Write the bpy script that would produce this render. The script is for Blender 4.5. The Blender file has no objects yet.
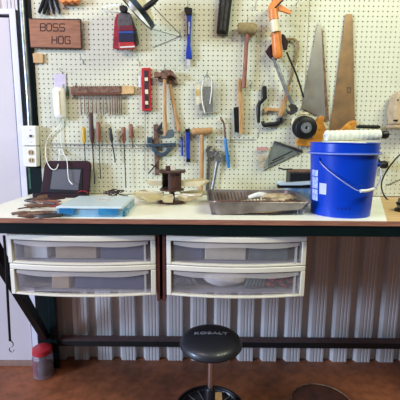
import bpy, math, random
from mathutils import Vector, Matrix
random.seed(7)
S = bpy.context.scene
C = S.collection
PI = math.pi
TILT = math.radians(9.4); ROLL = math.radians(0.5); FPX = 370.0
EYE = Vector((0.0, -2.08, 1.39))

# ------------------------------------------------------------------ camera
cd = bpy.data.cameras.new('camera'); cam = bpy.data.objects.new('camera', cd); C.objects.link(cam)
cd.sensor_width = 36; cd.lens = 36 * FPX / 400; cd.clip_start = 0.02
CM = Matrix.Rotation(PI/2 - TILT, 3, 'X') @ Matrix.Rotation(ROLL, 3, 'Z')
cam.matrix_world = Matrix.Translation(EYE) @ CM.to_4x4()
S.camera = cam

# ------------------------------------------------------------------ light
def lin(c):
    c /= 255.0
    return c/12.92 if c <= 0.04045 else ((c+0.055)/1.055)**2.4
def col(r, g, b): return (lin(r), lin(g), lin(b), 1)
wd = bpy.data.worlds.new('world'); S.world = wd; wd.use_nodes = True
bg = wd.node_tree.nodes['Background']; bg.inputs[0].default_value = (0.78, 0.77, 0.76, 1); bg.inputs[1].default_value = 0.14
def area(name, loc, target, sx, sy, power, color):
    l = bpy.data.lights.new(name, 'AREA'); l.shape = 'RECTANGLE'; l.size = sx; l.size_y = sy; l.energy = power; l.color = color
    o = bpy.data.objects.new(name, l); C.objects.link(o); o.location = loc
    o.rotation_euler = (Vector(target) - Vector(loc)).to_track_quat('-Z', 'Y').to_euler()
    return o
area('daylight_from_open_door', (-5.9, -3.5, 2.3), (0.4, 0, 0.5), 1.6, 1.2, 620, (0.56, 0.71, 1.0))
area('shop_ceiling_tube', (1.5, -1.6, 3.0), (0.4, -.2, 1.2), 1.6, 0.25, 52, (0.95, 1.0, 0.72))
area('shop_ceiling_tube', (-1.2, -1.7, 3.0), (-0.5, -.2, 1.2), 1.4, 0.25, 30, (1.0, 0.82, 0.80))
S.view_settings.view_transform = 'Standard'; S.view_settings.look = 'None'
S.view_settings.exposure = -0.08; S.view_settings.gamma = 1; S.view_settings.use_curve_mapping = False

# ------------------------------------------------------------------ pixel to place
def ray(px, py):
    return CM @ Vector(((px-200)/FPX, -(py-200)/FPX, -1))
def W(px, py, Y=0.0):
    d = ray(px, py); return EYE + d * ((Y-EYE.y)/d.y)
def G(px, py, Z=0.0):
    d = ray(px, py); return EYE + d * ((Z-EYE.z)/d.z)

# ------------------------------------------------------------------ materials
_m = {}
def mat(name, rgb, rough=0.6, metal=0.0, var=0.12, scale=30.0, bump=0.0, rgb2=None, alpha=1.0, trans=0.0, emit=None, coat=0.0, stretch=None, spec=0.5):
    if name in _m: return _m[name]
    m = bpy.data.materials.new(name); m.use_nodes = True; nt = m.node_tree; n = nt.nodes; L = nt.links
    p = n['Principled BSDF']; p.inputs['Roughness'].default_value = rough; p.inputs['Metallic'].default_value = metal
    p.inputs['Alpha'].default_value = alpha; p.inputs['Specular IOR Level'].default_value = spec; p.inputs['Transmission Weight'].default_value = trans; p.inputs['Coat Weight'].default_value = coat
    tc = n.new('ShaderNodeTexCoord'); mp = n.new('ShaderNodeMapping'); L.new(tc.outputs['Object'], mp.inputs[0])
    if stretch: mp.inputs['Scale'].default_value = stretch
    nz = n.new('ShaderNodeTexNoise'); nz.inputs['Scale'].default_value = scale; nz.inputs['Detail'].default_value = 5
    L.new(mp.outputs[0], nz.inputs['Vector'])
    cr = n.new('ShaderNodeValToRGB'); a = col(*rgb)
    b = col(*rgb2) if rgb2 else tuple(max(0, x*(1-var*2)) for x in a[:3]) + (1,)
    cr.color_ramp.elements[0].position = 0.35; cr.color_ramp.elements[1].position = 0.65
    cr.color_ramp.elements[0].color = b; cr.color_ramp.elements[1].color = a
    L.new(nz.outputs['Fac'], cr.inputs[0]); L.new(cr.outputs[0], p.inputs['Base Color'])
    if bump:
        bp = n.new('ShaderNodeBump'); bp.inputs['Strength'].default_value = bump; bp.inputs['Distance'].default_value = 0.003
        L.new(nz.outputs['Fac'], bp.inputs['Height']); L.new(bp.outputs[0], p.inputs['Normal'])
    _m[name] = m; return m
M = dict(
 peg=mat('pegboard_paint', (207,207,184), 0.45, var=0.03, scale=6),
 sheet=mat('white_laminate', (247,248,232), 0.4, var=0.03, scale=8),
 ply=mat('plywood_top', (222,188,134), 0.55, var=0.1, scale=10, stretch=(1,8,8), rgb2=(200,160,108)),
 plyedge=mat('plywood_edge', (166,112,86), 0.7, var=0.1, scale=40, stretch=(.3,1,6), rgb2=(128,82,64)),
 green=mat('dark_green_paint', (6,24,25), 0.45, spec=.2, var=0.1, scale=20),
 greyrib=mat('ribbed_sheet_metal', (208,204,202), 0.42, 0.15, scale=5, rgb2=(198,193,190)),
 doorw=mat('door_paint', (204,196,198), 0.5, var=0.03, scale=4),
 frame=mat('door_frame_paint', (222,222,232), 0.5, var=0.03, scale=4),
 black=mat('black_rubber', (20,20,22), 0.45, spec=.3, var=0.2),
 blackp=mat('black_plastic', (26,26,29), 0.4, spec=.35, var=0.1),
 gap=mat('door_gap_shade', (26,22,30), 0.8),
 wood=mat('tool_wood', (190,150,100), 0.5, scale=20, rgb2=(164,118,70), stretch=(6,6,1)),
 woodred=mat('red_brown_wood', (152,94,70), 0.5, scale=25, rgb2=(112,66,50), stretch=(6,6,1)),
 wooddk=mat('dark_handle_wood', (84,52,40), 0.5, scale=25, rgb2=(56,34,28), stretch=(6,6,1)),
 signw=mat('sign_wood', (158,104,72), 0.6, scale=12, rgb2=(134,84,56), stretch=(1,1,7)),
 burn=mat('burnt_letter', (52,26,20), 0.8),
 tan=mat('pale_wood', (206,172,118), 0.5, scale=20, rgb2=(182,142,88)),
 steel=mat('tool_steel', (150,150,150), 0.38, 0.7, scale=30, rgb2=(110,108,106)),
 galv=mat('galvanised_steel', (176,180,184), 0.35, 0.8, scale=30, rgb2=(140,144,148)),
 dksteel=mat('dark_steel', (74,72,74), 0.45, 0.6, scale=40, rgb2=(50,46,46)),
 rust=mat('rusty_steel', (136,102,80), 0.65, 0.3, scale=50, rgb2=(84,60,50)),
 slate=mat('slate_cast_iron', (66,84,98), 0.5, 0.3, scale=40, rgb2=(48,60,72)),
 sawgrey=mat('saw_steel', (158,154,146), 0.35, 0.5, scale=8, rgb2=(136,130,120)),
 sawrust=mat('rust_tinted_saw_steel', (150,116,80), 0.45, 0.4, scale=12, rgb2=(116,92,66)),
 orange=mat('orange_plastic', (226,134,58), 0.4, var=0.1),
 amber=mat('amber_wood', (214,150,50), 0.45, var=0.15, rgb2=(180,112,36)),
 cream=mat('cream_plastic', (226,216,180), 0.4, var=0.06),
 beige=mat('beige_plastic', (196,172,136), 0.5, var=0.1),
 white=mat('white_plastic', (232,230,220), 0.35, var=0.03),
 drawerw=mat('drawer_white_plastic', (232,226,210), 0.35, var=0.03, scale=10),
 frost=mat('frosted_clear_plastic', (208,202,206), 0.2, var=0.02, alpha=0.10),
 lipf=mat('milky_handle_plastic', (212,206,204), 0.3, var=0.02, alpha=0.42),
 red=mat('red_paint', (186,36,40), 0.4, var=0.1),
 redlid=mat('red_lid_plastic', (186,44,56), 0.4, var=0.1),
 redf=mat('red_glove_fabric', (170,42,56), 0.8, var=0.2, bump=.3),
 greyf=mat('grey_glove_fabric', (104,98,96), 0.85, var=0.25, scale=60, bump=.3),
 navy=mat('navy_fabric', (34,38,66), 0.8, var=0.1),
 bluef=mat('blue_fabric', (54,84,158), 0.8, var=0.1),
 blue=mat('blue_tool_plastic', (24,58,164), 0.35, var=0.1),
 sky=mat('light_blue_plastic', (44,124,190), 0.35, var=0.1),
 bucket=mat('bucket_blue_plastic', (2,60,186), 0.3, spec=.35, var=0.05, scale=5),
 teal=mat('teal_clear_plastic', (64,150,196), 0.25, var=0.15, scale=18, alpha=.82, rgb2=(30,104,160)),
 lid=mat('cloudy_lid_plastic', (212,230,236), 0.3, var=0.03, alpha=0.86),
 yellow=mat('yellow_plastic', (206,164,36), 0.35, var=0.1),
 olive=mat('olive_rubber', (156,138,96), 0.8, var=0.15, scale=50),
 maroon=mat('maroon_plastic', (46,16,26), 0.5, spec=.25, var=0.1),
 screen=mat('grey_screen_glass', (98,98,106), 0.25, var=0.03),
 brownp=mat('brown_bakelite', (70,42,34), 0.35, var=0.1),
 bin=mat('amber_clear_bin_plastic', (232,218,178), 0.3, var=0.05, alpha=0.58),
 tray=mat('pressed_metal_tray', (150,142,142), 0.38, 0.75, scale=14, rgb2=(112,102,100), bump=.1),
 dirt=mat('dried_paint_residue', (170,142,104), 0.8, scale=30, rgb2=(120,92,66)),
 cloth=mat('white_cloth', (230,230,216), 0.9, scale=50, rgb2=(206,208,196), bump=.5),
 lilac=mat('lilac_white_steel', (206,196,214), 0.45, var=0.05),
 clear=mat('clear_bag_film', (222,222,212), 0.2, alpha=0.22),
 jar=mat('clear_jar_plastic', (168,150,158), 0.15, alpha=0.25, var=.05),
 tealstuff=mat('teal_beads', (40,92,92), 0.5, scale=60, rgb2=(86,60,74)),
 chrome=mat('chrome', (214,206,206), 0.18, 0.95, var=.02),
 vinyl=mat('black_vinyl', (34,36,43), 0.42, var=0.04, coat=.15),
 seatink=mat('grey_print', (150,150,160), 0.5),
 redbrown=mat('red_brown_wood_post', (92,40,32), 0.7, var=.15),
 paper=mat('white_paper', (214,208,206), 0.8, var=.03),
 cardb=mat('cardboard', (178,150,122), 0.8, var=.05),
 greybox=mat('grey_green_box', (84,96,100), 0.6, var=.15),
 redbits=mat('red_and_black_wire', (176,44,60), 0.5, scale=70, rgb2=(40,32,40)),
 bluegrey=mat('blue_grey_box', (72,76,108), 0.6, var=.1),
 pack=mat('clear_tool_pack', (150,150,168), 0.4, scale=40, rgb2=(96,100,116)),
 gline=mat('green_tape', (34,96,72), 0.6),
 ink=mat('white_print', (206,214,236), 0.5, scale=90, rgb2=(120,150,226)),
 label=mat('pale_label_print', (196,204,230), 0.5, var=.03),
 ptan=mat('tan_label', (214,196,172), 0.6, var=.03),
)

# floor with a painted, dusty, stained look
def floor_mat():
    m = bpy.data.materials.new('red_painted_concrete'); m.use_nodes = True; n = m.node_tree.nodes; L = m.node_tree.links; p = n['Principled BSDF']
    tc = n.new('ShaderNodeTexCoord')
    a = n.new('ShaderNodeTexNoise'); a.inputs['Scale'].default_value = 1.6; a.inputs['Detail'].default_value = 6; a.inputs['Roughness'].default_value = .62
    b = n.new('ShaderNodeTexNoise'); b.inputs['Scale'].default_value = 22; b.inputs['Detail'].default_value = 6
    L.new(tc.outputs['Object'], a.inputs[0]); L.new(tc.outputs['Object'], b.inputs[0])
    r = n.new('ShaderNodeValToRGB'); e = r.color_ramp.elements
    e[0].position = .36; e[0].color = col(84,48,30); e[1].position = .62; e[1].color = col(158,92,56)
    r2 = n.new('ShaderNodeValToRGB'); e = r2.color_ramp.elements
    e[0].position = .38; e[0].color = (.62,.6,.6,1); e[1].position = .58; e[1].color = (1,1,1,1)
    mx = n.new('ShaderNodeMixRGB'); mx.blend_type = 'MULTIPLY'; mx.inputs[0].default_value = .7
    L.new(a.outputs['Fac'], r.inputs[0]); L.new(b.outputs['Fac'], r2.inputs[0]); L.new(r.outputs[0], mx.inputs[1]); L.new(r2.outputs[0], mx.inputs[2])
    L.new(mx.outputs[0], p.inputs['Base Color']); p.inputs['Roughness'].default_value = .55
    bp = n.new('ShaderNodeBump'); bp.inputs['Strength'].default_value = .3; bp.inputs['Distance'].default_value = .004
    L.new(b.outputs['Fac'], bp.inputs['Height']); L.new(bp.outputs[0], p.inputs['Normal'])
    return m

# ------------------------------------------------------------------ mesh helper
class MB:
    def __init__(s): s.v = []; s.f = []; s.sm = []
    def add(s, vs, fs, smooth=False):
        k = len(s.v); s.v += [Vector(v) for v in vs]
        for f in fs: s.f.append([i+k for i in f]); s.sm.append(smooth)
        return s
    def box(s, x0, y0, z0, x1, y1, z1):
        return s.add([(x0,y0,z0),(x1,y0,z0),(x1,y1,z0),(x0,y1,z0),(x0,y0,z1),(x1,y0,z1),(x1,y1,z1),(x0,y1,z1)],
                     [(3,2,1,0),(4,5,6,7),(0,1,5,4),(1,2,6,5),(2,3,7,6),(3,0,4,7)])
    def rbox(s, c, size, ang=0, tilt=0, roll=0):
        R = Matrix.Rotation(ang,3,'Z') @ Matrix.Rotation(tilt,3,'Y') @ Matrix.Rotation(roll,3,'X'); c = Vector(c); h = [q/2 for q in size]
        vs = [c + R @ Vector((sx*h[0], sy*h[1], sz*h[2])) for sz in (-1,1) for sx,sy in ((-1,-1),(1,-1),(1,1),(-1,1))]
        return s.add(vs, [(3,2,1,0),(4,5,6,7),(0,1,5,4),(1,2,6,5),(2,3,7,6),(3,0,4,7)])
    def prism(s, pts, y0, y1):            # pts (x, z), y0 nearer the viewer
        a = sum(pts[i][0]*pts[(i+1)%len(pts)][1] - pts[(i+1)%len(pts)][0]*pts[i][1] for i in range(len(pts)))
        if a < 0: pts = pts[::-1]
        n = len(pts)
        vs = [(x,y0,z) for x,z in pts] + [(x,y1,z) for x,z in pts]
        return s.add(vs, [list(range(n)), list(range(2*n-1, n-1, -1))] + [(i+n, (i+1)%n+n, (i+1)%n, i) for i in range(n)])
    def pp(s, pix, y0, y1):               # pixel outline given real thickness between two planes
        ym = (y0+y1)/2
        return s.prism([(W(x,y,ym).x, W(x,y,ym).z) for x,y in pix], y0, y1)
    def slab(s, pts, z0, z1):
        a = sum(pts[i][0]*pts[(i+1)%len(pts)][1] - pts[(i+1)%len(pts)][0]*pts[i][1] for i in range(len(pts)))
        if a < 0: pts = pts[::-1]
        n = len(pts)
        return s.add([(x,y,z1) for x,y in pts]+[(x,y,z0) for x,y in pts], [list(range(n)), list(range(2*n-1,n-1,-1))]+[(i+n,(i+1)%n+n,(i+1)%n,i) for i in range(n)])
    def tube(s, pts, r, n=8, sub=0, sq=1.0):
        P = [Vector(p) for p in pts]
        R = list(r) if isinstance(r, (list, tuple)) else [r]*len(P)
        if sub:
            Q = []; RR = []
            for i in range(len(P)-1):
                p0 = P[max(i-1,0)]; p1 = P[i]; p2 = P[i+1]; p3 = P[min(i+2,len(P)-1)]
                for j in range(sub):
                    t = j/sub
                    Q.append(.5*((2*p1)+(p2-p0)*t+(2*p0-5*p1+4*p2-p3)*t*t+(3*p1-p0-3*p2+p3)*t**3)); RR.append(R[i]*(1-t)+R[i+1]*t)
            Q.append(P[-1]); RR.append(R[-1]); P = Q; R = RR
        vs = []; fs = []; up = None
        for i,p in enumerate(P):
            d = (P[min(i+1,len(P)-1)]-P[max(i-1,0)])
            d = d.normalized() if d.length > 1e-9 else Vector((0,0,1))
            if up is None:
                up = Vector((0,1,0)) if abs(d.y) < .8 else Vector((0,0,1))
            a = d.cross(up).normalized(); b = a.cross(d).normalized(); up = b
            for k in range(n):
                t = 2*PI*k/n; vs.append(p + a*math.cos(t)*R[i] + b*math.sin(t)*R[i]*sq)
        for i in range(len(P)-1):
            for k in range(n):
                fs.append((i*n+k, i*n+(k+1)%n, (i+1)*n+(k+1)%n, (i+1)*n+k))
        s.add(vs, fs, True)
        k0 = len(s.v)-len(vs)
        s.f.append([k0+k for k in range(n)][::-1]); s.sm.append(False)
        s.f.append([k0+(len(P)-1)*n+k for k in range(n)]); s.sm.append(False)
        return s
    def pt(s, pix, r, Y=-.02, n=8, sub=0, sq=1.0):   # tube along pixel points at depth Y (Y may be a list)
        ys = Y if isinstance(Y, (list,tuple)) else [Y]*len(pix)
        return s.tube([W(x,y,q) for (x,y),q in zip(pix,ys)], r, n, sub, sq)
    def lathe(s, prof, o, axis=(0,0,1), n=32, a0=0, a1=2*PI, close=True):
        ax = Vector(axis).normalized(); u = ax.orthogonal().normalized(); w = ax.cross(u); o = Vector(o)
        full = abs(a1-a0-2*PI) < 1e-6; m = n if full else n+1; vs = []; fs = []
        for r,h in prof:
            for k in range(m):
                t = a0+(a1-a0)*k/n; vs.append(o+ax*h+(u*math.cos(t)+w*math.sin(t))*r)
        for i in range(len(prof)-1):
            for k in range(n):
                k2 = (k+1)%m if full else k+1
                fs.append((i*m+k, i*m+k2, (i+1)*m+k2, (i+1)*m+k))
        return s.add(vs, fs, True)
    def disc(s, px, py, r, y0, y1, n=28):
        ym = (y0+y1)/2; c = W(px,py,ym); c.y = 0
        return s.lathe([(0,y0),(r,y0),(r,y1),(0,y1)], c, (0,1,0), n)
    def mesh(s, name, m, org):
        me = bpy.data.meshes.new(name); me.from_pydata([v-org for v in s.v], [], s.f); me.update()
        me.polygons.foreach_set('use_smooth', s.sm); me.materials.append(M[m] if isinstance(m,str) else m); me.update()
        return me
ORG = {}
def fin(o, bevel, ang=40):
    if bevel:
        b = o.modifiers.new('bevel','BEVEL'); b.width = bevel; b.segments = 2; b.limit_method = 'ANGLE'; b.angle_limit = math.radians(40)
    if any(p.use_smooth for p in o.data.polygons):
        try: o.data.set_sharp_from_angle(angle=math.radians(ang))
        except Exception: pass
def tag(o, label, cat, group=None, kind=None):
    o['label'] = label; o['category'] = cat
    if group: o['group'] = group
    if kind: o['kind'] = kind
def thing(name, label, cat, loc, group=None):
    o = bpy.data.objects.new(name, None); o.empty_display_size = .03; C.objects.link(o); o.location = Vector(loc); ORG[o] = Vector(loc)
    tag(o, label, cat, group); return o
def part(name, mb, m, parent, bevel=0, label=None):
    org = ORG[parent]; o = bpy.data.objects.new(name, mb.mesh(name, m, org)); C.objects.link(o); o.parent = parent; ORG[o] = org
    fin(o, bevel)
    if label: o['label'] = label
    return o
def single(name, mb, m, label=None, cat=None, group=None, kind=None, bevel=0):
    xs = [v.x for v in mb.v]; ys = [v.y for v in mb.v]; zs = [v.z for v in mb.v]
    org = Vector(((min(xs)+max(xs))/2, (min(ys)+max(ys))/2, min(zs)))
    o = bpy.data.objects.new(name, mb.mesh(name, m, org)); C.objects.link(o); o.location = org; ORG[o] = org; fin(o, bevel)
    if label: tag(o, label, cat, group)
    if kind: o['kind'] = kind
    return o
def dup(root, loc, label=None):
    r = root.copy(); C.objects.link(r); r.location = Vector(loc); ORG[r] = Vector(loc)
    if label: r['label'] = label
    for ch in list(root.children):
        c = ch.copy(); C.objects.link(c); c.parent = r
        for g in ch.children:
            d = g.copy(); C.objects.link(d); d.parent = c
    return r
def T(name, label, cat, parts, group=None, at=None):
    """parts: (name, material, MB, bevel, [sub parts])"""
    vs = [v for p in parts for v in p[2].v]
    org = Vector(((min(v.x for v in vs)+max(v.x for v in vs))/2, max(v.y for v in vs), min(v.z for v in vs)))
    if len(parts) == 1 and len(parts[0]) < 5:
        p = parts[0]; return single(name, p[2], p[1], label, cat, group, bevel=p[3] if len(p) > 3 else 0)
    t = thing(name, label, cat, org, group)
    for p in parts:
        q = part(p[0], p[2], p[1], t, p[3] if len(p) > 3 else 0)
        if len(p) > 4:
            for u in p[4]: part(u[0], u[2], u[1], q, u[3] if len(u) > 3 else 0)
    return t

ZT = 1.074      # worktop height
# ================================================================== SETTING
single('floor', MB().box(-4,-4.5,-.05,4,.2,0), floor_mat(), kind='structure')
# ribbed metal wall
def ribbed():
    b = MB(); pitch = .1485; x0 = W(307.5,350,.07).x; k0 = -22; k1 = 22; pr = []
    for k in range(k0,k1):
        x = x0+k*pitch
        for dx,y in ((0,.104),(.015,.071),(.018,.07),(.040,.07),(.042,.0725),(.047,.0725),(.049,.07),(.060,.07),(.062,.0725),(.067,.0725),(.069,.07),(.080,.07),(.082,.0725),(.087,.0725),(.089,.07),(.101,.07),(.106,.104)):
            pr.append((x+dx,y))
    n = len(pr); vs = [(x,y,0) for x,y in pr]+[(x,y,3.0) for x,y in pr]
    b.add(vs, [(i,i+1,i+1+n,i+n) for i in range(n-1)])
    b.box(pr[0][0], .125, 0, pr[-1][0], .13, 3.0)
    return b
single('wall_back', ribbed(), 'greyrib', kind='structure')
# pegboard sheets with real holes
def pegsheet(x0, x1, z0, z1):
    b = MB(); p = .0254; h = W(354.3,6,0); ox = h.x % p; oz = h.z % p; r = .0038
    vs = []; fs = []
    i0 = math.ceil((x0-ox)/p); i1 = math.floor((x1-ox)/p); j0 = math.ceil((z0-oz)/p); j1 = math.floor((z1-oz)/p)
    for i in range(i0, i1+1):
        xc = ox+i*p; xa = x0 if i == i0 else xc-p/2; xb = x1 if i == i1 else xc+p/2
        for j in range(j0, j1+1):
            zc = oz+j*p; za = z0 if j == j0 else zc-p/2; zb = z1 if j == j1 else zc+p/2
            k = len(vs); o = [(xb,zc),(xb,zb),(xc,zb),(xa,zb),(xa,zc),(xa,za),(xc,za),(xb,za)]
            vs += [(x,0,z) for x,z in o]
            ci = [(xc+r*math.cos(t*PI/4), zc+r*math.sin(t*PI/4)) for t in range(8)]
            vs += [(x,0,z) for x,z in ci]+[(x,.006,z) for x,z in ci]
            for t in range(8):
                u = (t+1)%8
                fs.append((k+t,k+8+t,k+8+u,k+u)); fs.append((k+8+t,k+16+t,k+16+u,k+8+u))
    b.add(vs, fs)
    b.add([(x0,0,z0),(x1,0,z0),(x1,.006,z0),(x0,.006,z0),(x0,0,z1),(x1,0,z1),(x1,.006,z1),(x0,.006,z1)], [(3,2,1,0),(4,5,6,7),(1,2,6,5),(3,0,4,7)])
    return b
XP = -.893
T('pegboard', 'wide off-white perforated hardboard sheet carrying the hammers and screwdrivers', 'pegboard', [('pegboard','peg',pegsheet(XP,.563,ZT+.003,2.45))])
T('pegboard', 'off-white perforated hardboard sheet right of the seam, behind the hand saws', 'pegboard', [('pegboard','peg',pegsheet(.5655,1.9,ZT+.003,2.45))])
single('wall_hole_shade', MB().box(XP,.045,ZT,1.9,.066,2.45), mat('hole_shade_dark',(60,56,56),.9), kind='structure')  # dark sheet added behind the holes, standing in for the shaded gap
# steel post
single('trim_1', MB().box(-.967,0.0,0,-.895,.066,3.0), 'green', kind='structure')
single('trim_2', MB().box(-.968,-.0012,1.10,-.958,-.0002,1.22), 'gline', kind='structure')
# door on the left
xg = W(24.5,190,.05).x
single('door_1', MB().box(-2.1,.03,.02,xg-.012,.064,2.02), 'doorw', kind='structure')
fr = MB().box(xg,.015,0,xg+.033,.068,2.06).box(-2.2,.015,2.035,xg-.0005,.068,2.06)
single('trim_3', fr, 'frame', kind='structure')
single('trim_4', MB().box(xg-.0115,.04,0,xg-.0005,.06,2.03).box(-2.1,.04,2.0225,xg-.012,.06,2.0345), 'gap', kind='structure')  # dark strips filling the open gap round the door, its shade as colour
single('trim_5', MB().box(-2.2,.0,0,-.97,.069,.018), mat('sill_concrete',(150,120,104),.8), kind='structure')

# ================================================================== BENCH
YF = -.64
t = thing('workbench', 'long workbench with brown plywood edge and dark green steel frame under the pegboard', 'workbench', (.4,-.3,0))
part('tabletop', MB().box(-.95,YF,ZT-.019,1.95,-.001,ZT-.001), 'ply', t, .001)
part('edge_strip', MB().box(-.95,YF-.006,ZT-.021,1.95,YF-.0002,ZT-.001), 'plyedge', t, .001)
part('front_rail', MB().box(-.95,YF,ZT-.066,1.95,YF+.035,ZT-.0195), 'green', t, .002)
part('leg', MB().box(-.894,-.024,0,-.852,-.001,ZT-.0195), 'green', t, .003)
part('leg', MB().box(1.86,-.061,0,1.90,-.001,ZT-.0195), 'green', t, .003)
br = MB().add([(-.94,-.60,ZT-.067),(-.898,-.60,ZT-.067),(-.898,-.52,ZT-.067),(-.94,-.52,ZT-.067),(-.94,-.045,.20),(-.898,-.045,.20),(-.898,-.003,.20),(-.94,-.003,.20),],[(0,1,2,3),(7,6,5,4),(4,5,1,0),(5,6,2,1),(6,7,3,2),(7,4,0,3)])
part('brace', br, 'green', t, .002)
br = MB().add([(1.82,-.60,ZT-.067),(1.858,-.60,ZT-.067),(1.858,-.54,ZT-.067),(1.82,-.54,ZT-.067),(1.82,-.045,.25),(1.858,-.045,.25),(1.858,-.003,.25),(1.82,-.003,.25),],[(0,1,2,3),(7,6,5,4),(4,5,1,0),(5,6,2,1),(6,7,3,2),(7,4,0,3)])
part('brace', br, 'green', t, .002)
part('stretcher', MB().box(-.851,-.005,.137,1.859,.052,.173), mat('rail_green_black',(16,22,24),.5), t, .002)
part('ledge_strip', MB().box(-.851,-.004,.1732,1.859,.053,.1765), mat('dusty_brown',(86,62,58),.8), t)
# white sheet on the worktop
e1 = G(369,194,ZT); e2 = G(389,222,ZT)
single('laminate_sheet', MB().slab([(-.948,YF-.004),(e2.x,YF-.004),(G(371,194,ZT).x,-.012),(-.948,-.012)], ZT-.0009, ZT+.0012), 'sheet', 'thin white laminate sheet covering the workbench top from its left end', 'sheet')
ZS = ZT+.0013

# ================================================================== DRAWERS UNDER THE BENCH
def bow(x0, x1, zlo, zhi, yb, amp, th, n=20):
    b = MB(); vs = []; fs = []
    for i in range(n+1):
        t = i/n; x = x0+(x1-x0)*t; xx = (x-BX0)/(BX1-BX0); y = yb-amp*(1-(2*xx-1)**2)
        a = zlo(xx) if callable(zlo) else zlo; c = zhi(xx) if callable(zhi) else zhi
        vs += [(x,y,a),(x,y,c),(x,y+th,c),(x,y+th,a)]
    for i in range(n):
        k = i*4
        for j in range(4): fs.append((k+j,k+4+j,k+4+(j+1)%4,k+(j+1)%4))
    fs.append((0,1,2,3)); fs.append((n*4+3,n*4+2,n*4+1,n*4)); b.add(vs, [f[::-1] for f in fs], True); return b
def drawer_unit(label, xa, xb, z0, z1, contents_label=None):
    global BX0, BX1
    BX0, BX1 = xa, xb; yb = -.605
    t = thing('storage_drawer_unit', label, 'storage drawer', ((xa+xb)/2, -.33, z0), 'clear-front drawers under the bench')
    cs = MB().box(xa,yb+.03,z1-.004,xb,-.08,z1).box(xa,yb+.03,z0,xb,-.08,z0+.003).box(xa,yb+.03,z0+.003,xa+.004,-.08,z1-.004).box(xb-.004,yb+.03,z0+.003,xb,-.08,z1-.004).box(xa+.004,-.084,z0+.003,xb-.004,-.08,z1-.004)
    part('casing', cs, mat('casing_plastic',(214,206,212),.4,var=.03,alpha=.55), t)
    ff = bow(xa,xb,z1-.024,z1-.001,yb,.032,.028); part('top_rail', ff, 'drawerw', t, .003)
    part('side_post', bow(xa,xa+.019,z0,z1-.0245,yb,.032,.026,3), 'drawerw', t, .002)
    part('side_post', bow(xb-.019,xb,z0,z1-.0245,yb,.032,.026,3), 'drawerw', t, .002)
    d = part('drawer_front', bow(xa+.021,xb-.021,z0+.008,z1-.027,yb+.008,.032,.003), 'frost', t)
    part('bottom_rail', bow(xa+.020,xb-.020,z0+.0005,z0+.0075,yb+.002,.032,.02), 'drawerw', d, .001)
    part('handle_lip', bow(xa+.030,xb-.030,lambda u: z1-.036-.013*math.sin(PI*min(1,max(0,(u-.05)/.9)))-.006*math.sin(3*PI*u), z1-.0275, yb+.001,.032,.006), 'lipf', d)
    part('rib', MB().box(xb-.047,yb-.006,z0+.01,xb-.040,yb+.010,z1-.03), 'lipf', d)
    part('drawer_bin', MB().box(xa+.008,yb+.05,z0+.0045,xb-.008,-.1,z0+.007).box(xa+.008,yb+.05,z0+.007,xa+.011,-.1,z1-.035).box(xb-.011,yb+.05,z0+.007,xb-.008,-.1,z1-.035), 'lipf', d)
    return t
def dx(px, py): return W(px,py,-.605).x
LX0, LX1 = dx(8.5,262), dx(155.5,262); RX0, RX1 = dx(166.5,262), dx(306,262)
zA = W(100,235.2,-.62).z; zB = W(100,266,-.63).z; zC = W(100,297,-.63).z
zA = min(zA, ZT-.068)
drawer_unit('white storage drawer with clear front at far left directly under the bench', LX0, LX1, zB+.002, zA)
drawer_unit('lower of the two left white storage drawers, above the bungee hook', LX0+.003, LX1, zC, zB)
drawer_unit('white clear-front drawer holding a dark box and grey case, topmost of the right pair', RX0, RX1, zB+.002, zA)
drawer_unit('bottom right white drawer packed with a white bag and red wires', RX0, RX1, zC, zB)
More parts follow.
